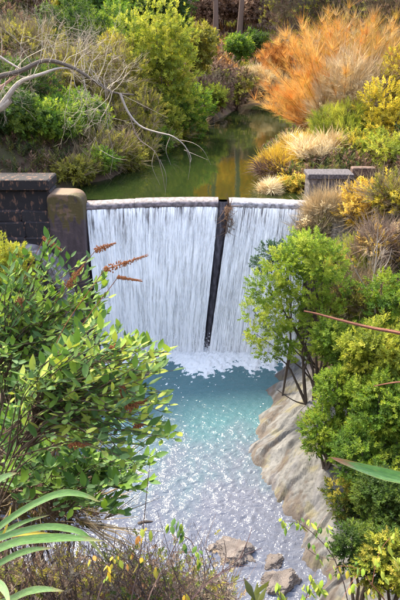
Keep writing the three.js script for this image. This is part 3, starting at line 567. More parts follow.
// the willow: a fan of orange shoots
{
  const r = RNG(700), z0 = -45.5, cx = atZ(346, 130, z0).x, base = V(cx, T(cx, z0) - 0.2, z0);
  const root = thing('willow', 'large fan shaped leafless willow with orange shoots beside the upper pool', 'tree', base), limbs = [], sp = [[], [], []];
  for (let i = 0; i < 230; i++) {
    const az = r() * 6.283, el = 0.2 + 1.25 * Math.pow(r(), 0.8), L = (4.7 + r() * 3.2) * (0.78 + 0.3 * Math.sin(el)), d = V(Math.cos(az) * Math.cos(el) * 1.75, Math.sin(el), Math.sin(az) * Math.cos(el) * 0.8).normalize();
    const a = V((r() - 0.5) * 1.6, 0, (r() - 0.5) * 1.2), m = a.clone().addScaledVector(d, L * 0.5).add(V((r() - 0.5) * 0.6, -0.35 * Math.cos(el), (r() - 0.5) * 0.6)), e = a.clone().addScaledVector(d, L).add(V(0, 0.6, 0));
    const c = curve([a, m, e], 7); limbs.push(limb(c, taper(8, 0.03 + r() * 0.025, 0.006), 5));
    const pale = clamp(0.45 + 0.25 * (e.x + 1) / 3 + (r() - 0.5) * 0.5);
    for (let k = 0; k < 30; k++) { const t = 0.3 + 0.65 * Math.pow(r(), 0.7), j = Math.min(6, Math.floor(t * 7)), p = c[j].clone().lerp(c[j + 1], t * 7 - j), dd = d.clone().add(V((r() - 0.5) * 1.5, 0.9 + (r() - 0.5) * 0.9, (r() - 0.5) * 1.5)).normalize(); sp[r() < pale ? (r() < 0.5 ? 2 : 1) : 0].push({ p, d: dd, s: 0.6 + r() * 0.9 }); }
  }
  part('trunk', mergeGeometries(limbs), M.orangebark, root);
  const tm = leafMat(0.35);
  scatter('orange_shoots', sp[0], WT, tm, PAL.willow, 701, root); scatter('gold_shoots', sp[1], WT, tm, PAL.gold, 702, root); scatter('straw_shoots', sp[2], WT, tm, PAL.straw, 703, root);
  const dark = []; for (let i = 0; i < 26; i++) { const a = Math.PI + (r() - 0.5) * 1.6; dark.push(branch([V(-0.3, 0.3, 0.3), V(Math.cos(a) * 1.6, 0.6 + r() * 0.9, 0.5 + r()), V(Math.cos(a) * (2.6 + r()), -0.4 + r() * 1.2, 0.8 + r())], 0.03, 0.006, 5, 4)); }
  part('drooping_stems', mergeGeometries(dark), M.darkbark, root);
}
const rb = (px, py, z, r3, o, label) => bush('scrub_bush', label, 'bush', null, px, py, z, r3, o);
rb(352, 95, -42.5, [2.4, 2.6, 1.8], { n: 240, pal: PAL.straw, mat: DRY, geo: SP.fine, twigs: 900, twigMat: barkMat(0.85, 0.64, 0.36), lobes: 8, upw: 1 }, 'bleached straw coloured twiggy bush against the orange willow');
rb(399, 82, -43, [1.9, 2.3, 1.8], { n: 1200, pal: PAL.yellow, lobes: 8, geo: SP.fine, twigs: 160 }, 'tall yellow bush beside the orange willow');
rb(392, 115, -39, [2, 2, 1.8], { n: 1100, pal: PAL.yellow, lobes: 7, geo: SP.fine }, 'dense yellow bush below the tall yellow bush');
rb(338, 132, -40, [1.7, 1.6, 1.4], { n: 1300, pal: PAL.lime, geo: SP.needle, lobes: 6, upw: 1.3 }, 'bright lime broom bush in front of the willow foot');
rb(368, 148, -37.5, [1.7, 1.5, 1.4], { n: 900, pal: [...PAL.yellow, ...PAL.lime], geo: SP.fine, lobes: 6 }, 'yellow green bush behind the timber baulk');
rb(395, 165, -35, [1.7, 1.6, 1.4], { n: 1000, pal: PAL.lime, geo: SP.fine, lobes: 6 }, 'lime green bush on the slope past the timber baulk');
rb(318, 158, -38, [1.4, 1.0, 1.2], { n: 420, pal: PAL.straw, mat: DRY, geo: SP.blade, lobes: 6, upw: 1.3 }, 'pale straw grass clump behind the abutment block');
rb(300, 160, -40.5, [1.3, 1.3, 1.2], { n: 420, pal: [...PAL.gold, ...PAL.straw], mat: DRY, geo: SP.blade, lobes: 6, upw: 1.3 }, 'golden grass clump under the willow foot');
rb(284, 172, -38, [1.1, 0.9, 1], { n: 420, pal: PAL.gold, mat: DRY, geo: SP.blade, lobes: 5, upw: 1.0 }, 'golden tussock at the edge of the upper pool');
rb(276, 178, -37.6, [0.8, 0.7, 0.7], { n: 260, pal: PAL.brown, mat: DRY, geo: SP.blade, lobes: 5, upw: 0.8 }, 'dead brown tussock dipping into the upper pool');
rb(268, 192, -34.6, [0.55, 0.5, 0.5], { n: 200, pal: PAL.straw, mat: DRY, geo: SP.blade, lobes: 4, upw: 1.0, s0: 0.5, s1: 0.9 }, 'small whitish tussock just behind the weir crest');
rb(296, 186, -35.2, [1.1, 0.8, 0.8], { n: 500, pal: [...PAL.gold, ...PAL.olive], mat: DRY, geo: SP.fine, lobes: 5 }, 'low golden bush behind the pale end of the weir crest');
rb(326, 212, -31.4, [0.8, 0.55, 0.5], { n: 520, pal: PAL.straw, mat: DRY, geo: SP.fine, twigs: 520, twigMat: barkMat(0.82, 0.62, 0.34), lobes: 7, lean: 0.6 }, 'bleached twiggy bush hanging in front of the abutment block');
rb(315, 238, -30.6, [0.6, 1.2, 0.6], { n: 520, pal: [...PAL.straw, ...PAL.olive], mat: DRY, geo: SP.fine, twigs: 260, lobes: 6 }, 'dry grassy scrub between the weir end and the steps');
rb(372, 205, -30.5, [1.5, 1.5, 1.3], { n: 1000, pal: PAL.gold, geo: SP.fine, lobes: 7, twigs: 120 }, 'golden leafed bush beside the top of the steps');
rb(398, 215, -29, [1.4, 1.6, 1.3], { n: 900, pal: [...PAL.olive, ...PAL.yellow], geo: SP.fine, lobes: 7, twigs: 160 }, 'olive and yellow bush beside the golden leafed bush');
rb(385, 252, -27, [1.4, 1.3, 1.2], { n: 520, pal: [PAL.brown[1], PAL.gold[1], PAL.straw[1]], mat: LEAF, geo: SP.fine, twigs: 420, twigMat: barkMat(0.4, 0.28, 0.2), lobes: 7 }, 'brown and gold twiggy scrub up the slope from the steps');
rb(352, 262, -27.5, [1.1, 1.2, 1], { n: 1000, pal: PAL.lime, geo: SP.needle, lobes: 6, upw: 1.3, s0: 0.6, s1: 1.1 }, 'vivid lime grassy bush below the steps');
rb(362, 300, -25, [1.2, 1.1, 1], { n: 500, pal: PAL.olive, geo: SP.fine, twigs: 340, lobes: 6 }, 'olive twiggy bush between the green tree and brown scrub');
rb(396, 300, -22.5, [1.1, 1.3, 1], { n: 900, pal: PAL.green, geo: SP.small, s0: 1, s1: 1.7, lobes: 6 }, 'rounded green bush below the brown and gold scrub');
rb(345, 345, -22.5, [1.2, 1.1, 1], { n: 1500, pal: PAL.fresh, geo: SP.small, s0: 1, s1: 1.8, lobes: 7 }, 'lime green bush against the trunk side of the green tree');
rb(385, 350, -20.5, [1.4, 1.1, 1.1], { n: 1700, pal: PAL.lime, geo: SP.small, s0: 1, s1: 1.8, lobes: 8 }, 'spreading lime bush with fine leaves up the mudstone bank');
rb(350, 390, -20.5, [1.3, 1.0, 1], { n: 1900, pal: PAL.fresh, geo: SP.small, s0: 0.9, s1: 1.6, lobes: 8 }, 'lime leafed bush hanging over the mudstone ledges');
rb(388, 405, -18.5, [1.2, 1.1, 1], { n: 1700, pal: PAL.green, geo: SP.small, s0: 0.9, s1: 1.6, lobes: 8 }, 'mid green fine leafed bush behind the flax blade tip');
rb(331, 434, -19.6, [1.1, 1.0, 0.9], { n: 1500, pal: PAL.green, geo: SP.small, s0: 0.9, s1: 1.5, lobes: 8 }, 'green bush drooping onto the bare mudstone slope');
rb(372, 455, -17.6, [1.3, 1.0, 1], { n: 1800, pal: PAL.green, geo: SP.small, s0: 0.9, s1: 1.5, lobes: 8 }, 'dense green bush just under the flax blade tip');
rb(385, 505, -15.4, [1.1, 1.0, 0.9], { n: 1500, pal: PAL.dark, geo: SP.small, s0: 0.9, s1: 1.5, lobes: 8 }, 'dark green bush low on the bank below the flax blade tip');
rb(352, 500, -17.4, [0.8, 0.8, 0.8], { n: 700, pal: [...PAL.dark, ...PAL.olive], geo: SP.small, s0: 0.9, s1: 1.5, lobes: 6 }, 'dark olive bush at the foot of the mudstone slope');
rb(395, 565, -12.6, [0.9, 0.8, 0.8], { n: 800, pal: [...PAL.olive, ...PAL.lime], geo: SP.small, s0: 0.8, s1: 1.4, lobes: 6 }, 'yellowish bush low on the bank below the dark green bush');
rb(368, 552, -13.4, [0.9, 0.7, 0.8], { n: 900, pal: PAL.dark, geo: SP.small, s0: 0.8, s1: 1.4, lobes: 6 }, 'dark bush at the lowest bend of the mudstone bank');
rb(6, 468, -6.6, [0.8, 0.6, 0.6], { n: 700, pal: [PAL.brown[1], PAL.olive[0], PAL.dark[1]], geo: SP.small, s0: 0.35, s1: 0.7, lobes: 7, twigs: 60, stem: 0.02 }, 'brown and olive undergrowth bush behind the flax clump');
rb(44, 497, -6.9, [0.75, 0.5, 0.6], { n: 620, pal: [PAL.dark[0], PAL.brown[1], PAL.olive[1]], geo: SP.small, s0: 0.35, s1: 0.7, lobes: 7, twigs: 60, stem: 0.02 }, 'dull undergrowth bush between the flax clump and the yellow leaved sapling');
// bushes on the weir-side bank under the block wall
rb(2, 268, -27, [1.4, 1.5, 1.1], { n: 1300, pal: PAL.lime, geo: SP.small, s0: 1, s1: 1.8, lobes: 8 }, 'lime bush growing up the foot of the black block wall');
rb(10, 330, -25, [2, 1.8, 1.2], { n: 1100, pal: PAL.dark, geo: SP.mid, lobes: 8 }, 'dark bush on the bank under the curved concrete band');
rb(-12, 400, -21, [2, 1.8, 1.2], { n: 900, pal: PAL.dark, geo: SP.mid, lobes: 8 }, 'dark bush at the pool edge behind the broad leaved shrub');

// ---------------------------------------------------------------- the green tree on the mudstone bank
{
  const r = RNG(800), z0 = -24.6, b0 = atZ(312, 396, z0), base = V(b0.x, T(b0.x, z0) - 0.2, z0);
  const root = thing('green_tree', 'slender green tree with several dark stems rising from the mudstone bank', 'tree', base), lobes = [], stems = [];
  const L = [[300, 252, 1.0], [283, 266, 0.85], [325, 262, 0.9], [266, 288, 0.8], [308, 288, 1.0], [338, 290, 0.85], [254, 312, 0.6], [284, 312, 0.95], [322, 318, 0.9], [256, 334, 0.55], [286, 338, 0.7], [334, 342, 0.8], [268, 352, 0.45], [346, 316, 0.7], [312, 246, 0.6], [300, 355, 0.45]];
  L.forEach(([px, py, k], i) => {
    const c = atZ(px, py, z0 + (r() - 0.5) * 2.2).sub(base); lobes.push({ c, r: [k * 0.95, k * 0.85, k * 0.95] });
    const j = [[-0.25, 0], [0.1, 0.1], [0.3, -0.1], [0.05, 0.2]][i % 4];
    stems.push(branch([V(j[0], 0, j[1]), V(j[0] * 2 + c.x * 0.12, c.y * 0.4, j[1] + c.z * 0.15), V(c.x * 0.6, c.y * 0.78, c.z * 0.6), c], 0.055 + r() * 0.03, 0.012, 9, 6));
  });
  stems.push(branch([V(-0.2, 0.1, 0.2), V(-0.9, 0.5, 0.5), V(-1.8, 1.2, 0.6)], 0.05, 0.015, 7, 6));
  part('trunk', mergeGeometries(stems), M.darkbark, root);
  scatter('crown', lobeSpots(lobes, 3600, r, 0.9, 1.6, -0.28), SP.small, LEAF, PAL.fresh, 801, root);
  const z1 = -26.4, c1 = atZ(272, 262, z1), rx = c1.x + 0.9, base2 = V(rx, T(rx, z1) - 0.2, z1);
  const t2 = thing('blue_green_tree', 'thin tree with dull blue green leaves showing against the falling water', 'tree', base2), lob2 = [[274, 252, 0.6], [284, 246, 0.5], [264, 264, 0.5], [290, 254, 0.5], [280, 262, 0.5]].map(([px, py, k]) => ({ c: atZ(px, py, z1).sub(base2), r: [k, k * 0.6, k] }));
  part('trunk', mergeGeometries(lob2.map((l) => branch([V(0, 0, 0), V(0.2, l.c.y * 0.5, 0), l.c], 0.05, 0.01, 7, 5))), M.darkbark, t2);
  scatter('crown', lobeSpots(lob2, 520, r, 0.9, 1.5, -0.2), SP.small, LEAF, [C(0.03, 0.07, 0.035), C(0.07, 0.13, 0.06)], 803, t2);
}
// leafless grey sapling on the slope
{
  const r = RNG(820), z0 = -24, b0 = atZ(375, 325, z0), base = V(b0.x, T(b0.x, z0) - 0.1, z0), root = thing('bare_sapling', 'leafless grey sapling forking up among the scrub near the steps', 'tree', base), out = [];
  const P = (px, py) => atZ(px, py, z0).sub(base);
  out.push(branch([V(0, 0, 0), P(376, 318), P(372, 290), P(376, 262), P(378, 232)], 0.06, 0.015, 10, 6), branch([P(373, 300), P(358, 275), P(346, 250)], 0.035, 0.008, 8, 5), branch([P(374, 280), P(388, 262), P(392, 248)], 0.03, 0.008, 8, 5));
  for (let i = 0; i < 12; i++) { const s = P(372 + r() * 8, 245 + r() * 45); grow(s, V(r() - 0.5, 0.7, r() - 0.5).normalize(), 0.7, 0.014, 2, r, out, { wig: 0.5, fan: 1.4, up: 0.2 }); }
  part('trunk', mergeGeometries(out), M.palebark, root);
}

// ---------------------------------------------------------------- bare tree reaching over the block wall
{
  const r = RNG(900), z0 = -27, tb = atZ(-75, 240, z0), base = V(tb.x, T(tb.x, z0) - 0.3, z0);
  const root = thing('bare_tree', 'leafless grey tree with a long branch arching over the weir pool', 'tree', base), P = (px, py, dz = 0) => atZ(px, py, z0 + dz).sub(base);
  part('trunk', mergeGeometries([branch([V(0, 0, 0), P(-70, 190), P(-52, 130), P(-30, 100)], 0.34, 0.22, 10, 9), branch([P(-52, 130), P(-25, 118), P(0, 108), P(10, 100)], 0.22, 0.13, 9, 8)]), M.palebark, root);
  const arch = [P(-30, 100), P(-5, 80), P(20, 70), P(45, 62), P(72, 66), P(92, 80), P(112, 91), P(134, 96)];
  const aArch = part('branch', branch(arch.map((p, i) => p.clone().add(V(0, (i % 2 ? 0.05 : -0.05), (i % 3 - 1) * 0.12))), 0.135, 0.03, 40, 9), M.bark, root);
  part('branch', branch([P(0, 108), P(8, 96), P(20, 82), P(42, 74), P(60, 68), P(78, 70)], 0.14, 0.015, 16, 8), M.palebark, root);
  part('branch', branch([P(-8, 95), P(5, 84), P(18, 74)], 0.09, 0.04, 8, 7), barkMat(0.36, 0.22, 0.17), root);
  part('branch', branch([P(-10, 50), P(8, 62), P(22, 70)], 0.06, 0.04, 8, 6), M.palebark, root);
  part('branch', branch([P(120, 93), P(128, 112), P(140, 126), P(156, 132), P(172, 136), P(184, 145), P(191, 158), P(190, 163)], 0.055, 0.012, 22, 6), M.palebark, root);
  part('branch', branch([P(130, 116), P(138, 138), P(155, 152), P(162, 172), P(165, 190)], 0.025, 0.007, 16, 5), barkMat(0.36, 0.26, 0.21), root);
  const hang = []; const H = (...a) => hang.push(branch(a.map(([x, y]) => P(x, y)), 0.014, 0.004, 12, 4));
  H([180, 140], [193, 143], [203, 150], [211, 165]); H([184, 150], [196, 155], [208, 160]); H([160, 160], [166, 175], [165, 196]); H([170, 137], [166, 150], [171, 165]);
  H([105, 88], [108, 130], [113, 152], [110, 175]); H([100, 150], [115, 158], [128, 160]); H([155, 150], [152, 165], [160, 185]); H([118, 93], [140, 104], [168, 118]); H([186, 148], [190, 162], [188, 180]);
  part('hanging_twigs', mergeGeometries(hang), M.palebark, root, true);
  // fine pale twigs along the arch
  const out = [];
  for (let i = 0; i < 46; i++) { const t = 0.08 + 0.8 * r(), c = new THREE.CatmullRomCurve3(arch).getPoint(t); grow(c, V((r() - 0.4) * 1.2, r() < 0.62 ? 0.5 + r() * 0.5 : -0.7, (r() - 0.5) * 1.2).normalize(), 0.8 + r() * 0.9, 0.016, 3, r, out, { wig: 0.6, fan: 1.8, up: -0.02, kids: 3 }); }
  part('twigs', mergeGeometries(out), barkMat(0.56, 0.48, 0.38), root, true);
}

// ---------------------------------------------------------------- wood debris caught on the rib
{
  const r = RNG(930), a = atZ(229, 206, -31.9), root = thing('debris', 'tangle of twigs and dead leaves caught on the rib of the weir crest', 'debris', V(a.x, 8.9, -32.3)), out = [];
  for (let i = 0; i < 46; i++) { const p = V((r() - 0.5) * 0.5, -r() * 1.5, 0.1 + r() * 0.35), d = V((r() - 0.5) * 0.7, r() - 0.6, (r() - 0.3) * 0.5).normalize(); out.push(limb([p, p.clone().addScaledVector(d, 0.35).add(V(0, -0.04, 0)), p.clone().addScaledVector(d, 0.8)], [0.016, 0.012, 0.005], 4)); }
  for (let i = 0; i < 7; i++) out.push(limb([V((r() - 0.5) * 0.3, -0.3, 0.1), V((r() - 0.5) * 0.6, 0.35 + r() * 0.3, (r() - 0.5) * 0.5)], [0.02, 0.006], 4));
  part('twigs', mergeGeometries(out), barkMat(0.17, 0.10, 0.06), root, true);
  scatter('dead_leaves', Array.from({ length: 60 }, () => ({ p: V((r() - 0.5) * 0.4, -r() * 1.5, 0.1 + r() * 0.35), d: V(r() - 0.5, r() - 0.5, r()).normalize(), s: 0.6 + r() * 0.5 })), SP.small, DRY, PAL.brown, 931, root);
}

// ---------------------------------------------------------------- near shrubs: branches with single leaves
const BLEAF = [leafShape(0.15, 0.066, 0.3, 0.16, 5), leafShape(0.13, 0.066, 0.2, 0.26, 5), leafShape(0.165, 0.06, 0.35, 0.05, 5), leafShape(0.11, 0.058, 0.25, 0.34, 5)];
const leafTint = (a) => a.map(([x, y, z]) => new THREE.MeshPhysicalMaterial({ color: C(x, y, z), roughness: 0.95, specularIntensity: 0.4, transmission: 0.36, thickness: 0, clearcoat: 0.1, clearcoatRoughness: 0.45, side: THREE.DoubleSide, bumpMap: barkTex, bumpScale: 0.002 }));
const BM = leafTint([[0.10, 0.20, 0.014], [0.16, 0.28, 0.018], [0.26, 0.38, 0.03], [0.06, 0.14, 0.016], [0.34, 0.40, 0.04], [0.08, 0.17, 0.035]]);
const YM = leafTint([[0.62, 0.42, 0.02], [0.72, 0.5, 0.04], [0.45, 0.38, 0.04], [0.6, 0.26, 0.05]]);
const spikeMat = mat({ color: C(0.24, 0.085, 0.028), roughness: 1, bumpMap: grain, bumpScale: 0.02 });
function spike(a, b, rad, r) { // dry flower spike: a tapering cone of little knobs
  const out = [], n = 210, ax = b.clone().sub(a); const knob = new THREE.IcosahedronGeometry(1, 0).deleteAttribute('uv');
  for (let i = 0; i < n; i++) { const t = Math.pow(r(), 1.1), R = rad * (t < 0.15 ? 0.6 + t * 2.6 : (1.05 - t) * 1.15), k = knob.clone(), s = 0.0026 + r() * 0.0042 * (1.1 - t); k.scale(s, s * 1.5, s); k.translate(a.x + ax.x * t + (r() - 0.5) * 2 * R, a.y + ax.y * t + (r() - 0.5) * 2 * R - 0.01 * t, a.z + ax.z * t + (r() - 0.5) * 2 * R); out.push(k.toNonIndexed ? (k.index ? k.toNonIndexed() : k) : k); }
  const st = limb([a, b], [0.005, 0.0015], 4).toNonIndexed().deleteAttribute('uv'); out.push(st); out.forEach((g) => g.computeVertexNormals());
  return mergeGeometries(out);
}
function shrub(name, label, rootPx, anchors, o) {
  const r = RNG(o.seed), base = atD(rootPx[0], rootPx[1], o.depth + 0.4); base.y = Math.min(base.y, T(base.x, base.z)) - 0.05;
  const root = thing(name, label, 'shrub', base), stems = [], extra = []; let count = 0;
  const mk = (p, d, roll, s, big) => {
    const g = BLEAF[(r() * 4) | 0], q = new THREE.Quaternion().setFromUnitVectors(UP1, d).multiply(new THREE.Quaternion().setFromAxisAngle(UP1, roll));
    const m = new THREE.Mesh(g, o.mats[(r() * o.mats.length) | 0]); m.position.copy(p); m.quaternion.copy(q); m.scale.setScalar(s * (o.size ?? 1)); shade(m);
    if (count < 290) { m.name = 'leaf'; root.add(m); count++; } else extra.push(m);
  };
  anchors = anchors.flatMap((a) => Array.from({ length: o.times ?? 3 }, (_, i) => i ? [a[0] + (r() - 0.5) * (o.jx ?? 22), a[1] + (r() - 0.5) * (o.jx ?? 22)] : a));
  const order = anchors.map((a) => [r(), a]).sort((p, q) => p[0] - q[0]).map((p) => p[1]);
  const mains = Array.from({ length: 5 }, (_, i) => { const t = anchors[Math.floor((i + 0.5) / 5 * anchors.length)], e = atD(lerp(rootPx[0], t[0], 0.55), lerp(rootPx[1], t[1], 0.55) - 6, o.depth + 0.1).sub(base); const mc = curve([V(0, 0, 0), e.clone().multiplyScalar(0.5).add(V(0, 0.12, 0)), e], 16); stems.push(limb(mc, taper(17, 0.009, 0.004), 6)); return mc.slice(5); }).flat();
  order.forEach(([px, py, dd], ai) => {
    const tip = atD(px, py, o.depth + (dd ?? (r() - 0.5) * (o.deep ?? 1.2))).sub(base), a = mains.map((e) => [e.distanceTo(tip) * (0.6 + 0.8 * r()), e]).reduce((m, e) => (e[0] < m[0] ? e : m))[1];
    const mid = a.clone().lerp(tip, 0.5).add(V((r() - 0.5) * 0.15, 0.08 + 0.12 * r(), (r() - 0.5) * 0.15)), c = curve([a, mid, tip], 14); stems.push(limb(c, taper(15, 0.0045, 0.002), 5));
    const dir = tip.clone().sub(c[11]).normalize(), nl = o.per ?? 9;
    for (let k = 0; k < nl; k++) {
      const t = 1 - Math.pow(k / nl, 1.2) * (o.run ?? 0.78), j = Math.min(13, Math.floor(t * 14)), p = c[j].clone().lerp(c[j + 1], t * 14 - j), az = (k % 2) * Math.PI + Math.floor(k / 2) * 1.57 + r() * 0.5 + ai;
      const side = V(Math.cos(az), 0.15 + 0.35 * r(), Math.sin(az)), d = side.addScaledVector(dir, k < 3 ? 0.9 : 0.35).normalize();
      mk(p, d, Math.atan2(d.x, d.z) + Math.PI + (r() - 0.5) * 0.8, 0.7 + r() * 0.55);
    }
  });
  part('stems', mergeGeometries(stems), o.bark ?? barkMat(0.14, 0.09, 0.055), root);
  o.mats.forEach((mt) => { const e = extra.filter((m) => m.material === mt); if (e.length) part('more_leaves', mergeGeometries(e.map((m) => { m.updateMatrix(); return m.geometry.clone().applyMatrix4(m.matrix); })), mt, root, true); });
  (o.spikes ?? []).forEach(([x0, y0, x1, y1, dep, rad]) => { const a = atD(x0, y0, dep).sub(base), m = mains.reduce((p, e) => (e.distanceTo(a) < p.distanceTo(a) ? e : p)), bk = a.clone().sub(atD(x1, y1, dep).sub(base)); part('flower_stalk', branch([m, m.clone().lerp(a, 0.6).addScaledVector(bk, 0.5).add(V(0, -0.03, 0)), a], 0.004, 0.0025, 10, 5), spikeMat, root); part('flower_spike', spike(atD(x0, y0, dep).sub(base), atD(x1, y1, dep).sub(base), rad, r), spikeMat, root); });
  return root;
}
shrub('broad_leaved_shrub', 'large bright green broad leaved shrub with dry brown flower spikes over the pool', [-70, 530],
  [[150, 345], [170, 356], [132, 352], [164, 374], [174, 366], [150, 380], [120, 372], [98, 356], [72, 362], [170, 402], [176, 432], [164, 420], [146, 405], [120, 400], [96, 388], [62, 392], [150, 442], [136, 456], [110, 440], [142, 340], [158, 392], [118, 335], [88, 338], [108, 322], [130, 385], [84, 410], [46, 380], [140, 365]].map((a) => [a[0] - 9, a[1], (rnd() - 0.5) * 0.7]),
  { seed: 41, depth: 3.7, times: 6, mats: BM.slice(), per: 11, size: 0.56, spikes: [[110, 350, 133, 340, 3.5, 0.022], [126, 408, 149, 398, 3.4, 0.022], [122, 386, 124, 402, 3.5, 0.018], [70, 445, 92, 443, 3.6, 0.022], [134, 428, 146, 422, 3.6, 0.014], [104, 270, 148, 254, 4.0, 0.028], [118, 277, 142, 280, 4.0, 0.01]] });
shrub('broad_leaved_shrub', 'taller green shrub with rusty seed heads in front of the black block wall', [-80, 440],
  [[60, 262], [96, 286], [76, 300], [50, 296], [100, 306], [30, 290], [84, 325], [55, 330], [25, 332], [10, 310], [88, 270], [40, 345], [10, 355], [70, 345], [20, 262], [6, 280], [105, 296], [66, 316], [36, 312], [92, 312], [48, 246], [5, 335], [28, 370], [62, 375], [5, 385]],
  { seed: 43, depth: 4.9, deep: 1.0, mats: [BM[0], BM[1], BM[3], BM[5], BM[2]], times: 5, size: 0.6, per: 12, spikes: [[67, 286, 84, 264, 4.6, 0.034], [44, 238, 62, 250, 4.9, 0.03], [96, 250, 116, 242, 4.7, 0.026], [18, 300, 34, 308, 4.7, 0.026]] });
shrub('small_leaved_shrub', 'darker green shrub low over the water beneath the broad leaved shrub', [-20, 560],
  [[125, 480], [106, 470], [140, 490], [80, 428], [60, 440], [30, 430], [10, 420], [45, 460], [80, 465], [100, 490], [65, 485], [20, 465], [115, 455], [130, 470], [90, 445], [40, 480], [10, 490], [75, 500], [118, 498], [5, 445], [30, 405], [55, 412], [105, 425], [140, 470]],
  { times: 4, jx: 40, seed: 47, depth: 6.2, deep: 1.6, size: 0.9, mats: [BM[0], BM[3], BM[5], BM[1]], per: 12, run: 0.5 });

// dead tangle at the foot of the view: fine stems and small dull leaves
{
  const r = RNG(950), out = [], lf = [], yl = [];
  for (let i = 0; i < 1500; i++) {
    const px = -25 + r() * 255, lim = 468 + Math.max(0, px - 10) * 0.56, py = lim + r() * (635 - lim), dep = 6 + r() * 2.6, p = atD(px, py, dep); const g = T(p.x, p.z); p.y = Math.min(p.y, g + 1.2);
    const d = V((r() - 0.5) * 1.3, 0.6 + r(), (r() - 0.5) * 1.2).normalize(), l = 0.25 + r() * 0.6;
    out.push(limb([p.clone().addScaledVector(d, -l), p.clone().add(V(0, 0.03, 0)), p.clone().addScaledVector(d, l).add(V((r() - 0.5) * 0.2, -0.05, 0))], [0.006, 0.0045, 0.002], 3));
    for (let k = 0; k < 3; k++) (r() < 0.6 ? lf : yl).push({ p: p.clone().addScaledVector(d, (r() - 0.3) * l).add(V((r() - 0.5) * 0.15, (r() - 0.5) * 0.15, 0)), d: V(r() - 0.5, r(), r() - 0.5).normalize(), s: 0.16 + r() * 0.34 });
  }
  const g = new THREE.Group(); g.name = 'dead_tangle'; g.userData = { label: 'brown tangle of dead stems and small leaves on the near bank', category: 'undergrowth', kind: 'stuff' }; scene.add(g);
  part('dead_stems', mergeGeometries(out), barkMat(0.27, 0.2, 0.185), g, true);
  scatter('dead_leaves', lf, SP.small, DRY, [C(0.14, 0.085, 0.06), C(0.25, 0.17, 0.12), C(0.34, 0.28, 0.2)], 951, g); scatter('small_leaves', yl, SP.small, LEAF, [C(0.1, 0.15, 0.03), C(0.3, 0.32, 0.06), C(0.5, 0.42, 0.08)], 952, g);
}
// slim saplings and twigs at the foot of the view
function sapling(label, stemsPx, depth, leaves, mats, seed, bark, size = 0.7) {
  const r = RNG(seed), f = stemsPx[0][0], base = atD(f[0], f[1], depth); const gy = T(base.x, base.z), low = V(base.x, Math.min(gy, base.y) - 0.05, base.z);
  const root = thing('sapling', label, 'sapling', low), gs = [];
  stemsPx.forEach((s, i) => { const pts = s.map(([x, y]) => atD(x, y, depth + (r() - 0.5) * 0.15).sub(low)); if (!i) pts.unshift(V(0, 0, 0)); gs.push(branch(pts, i ? 0.006 : 0.009, 0.0025, 10, 4)); });
  part('stem', mergeGeometries(gs), bark, root);
  leaves.forEach(([px, py]) => { const m = part('leaf', BLEAF[(r() * 4) | 0], mats[(r() * mats.length) | 0], root); m.position.copy(atD(px, py, depth).sub(low)); const d = V(r() - 0.5, -0.5 + r() * 0.9, 0.5 + r() * 0.5).normalize(); m.quaternion.setFromUnitVectors(UP1, d).multiply(new THREE.Quaternion().setFromAxisAngle(UP1, r() * 1.6 - 0.8)); m.scale.setScalar(size * (0.75 + 0.5 * r())); });
}
const jit = (list, n, sx, sy, seed) => { const r = RNG(seed), o = []; list.forEach(([x, y]) => { for (let i = 0; i < n; i++) o.push([x + (r() - 0.5) * sx, y + (r() - 0.5) * sy]); }); return o; };
const twigBark = barkMat(0.2, 0.13, 0.12);
sapling('thin sapling with a few yellow leaves above the near shallows', [[[130, 606], [138, 570], [143, 530], [147, 490], [150, 462]], [[138, 572], [152, 555], [158, 540]], [[140, 560], [128, 550], [120, 540]]], 5.4, jit([[141, 535], [144, 528], [137, 541], [150, 533]], 2, 6, 6, 5).concat(jit([[133, 556], [142, 560], [152, 569], [120, 558], [128, 566]], 2, 7, 7, 6)), YM.concat(BM[4]), 961, twigBark, 0.55);
sapling('thin sapling tipped with green leaves beside the flat brown ledge', [[[146, 606], [158, 578], [172, 552], [181, 530], [183, 520]], [[172, 552], [190, 552], [198, 550]], [[178, 535], [190, 540], [199, 560]]], 5.2, jit([[178, 522], [182, 532], [170, 525], [186, 540], [199, 548], [198, 556]], 3, 7, 9, 7), [BM[0], BM[2], BM[4], BM[3]], 962, twigBark, 0.6);
sapling('leafless dark sapling fanning over the near shallows', [[[188, 606], [200, 590], [222, 572], [245, 555], [262, 548]], [[200, 590], [208, 570], [213, 552]], [[210, 582], [228, 584], [250, 578]], [[192, 600], [178, 580], [170, 560]], [[222, 572], [226, 556], [224, 540]], [[240, 558], [248, 540], [252, 528]], [[204, 588], [220, 598], [240, 602]], [[215, 578], [236, 566], [250, 566]]], 5.6, jit([[186, 594], [184, 600]], 3, 6, 8, 8), YM, 963, barkMat(0.14, 0.08, 0.09), 0.6);
sapling('sapling with small orange and yellow leaves rising from the dead tangle', [[[96, 606], [104, 580], [112, 556], [116, 530]], [[104, 580], [92, 560], [88, 545]]], 5.3, jit([[110, 562], [116, 555], [92, 557], [104, 575]], 3, 10, 10, 9), YM.concat(BM[2]), 964, twigBark, 0.45);
sapling('leafy green spray reaching from the bank over the mudstone foot', [[[350, 612], [335, 560], [315, 535], [296, 522], [282, 521]], [[315, 535], [322, 520], [330, 512]], [[335, 560], [318, 556], [306, 548]]], 7.5, jit([[284, 521], [290, 524], [297, 520], [303, 526], [312, 522], [318, 530], [325, 540], [331, 528], [310, 545], [322, 556]], 4, 10, 7, 10), [BM[0], BM[2], BM[3], BM[4]], 965, twigBark, 0.62);
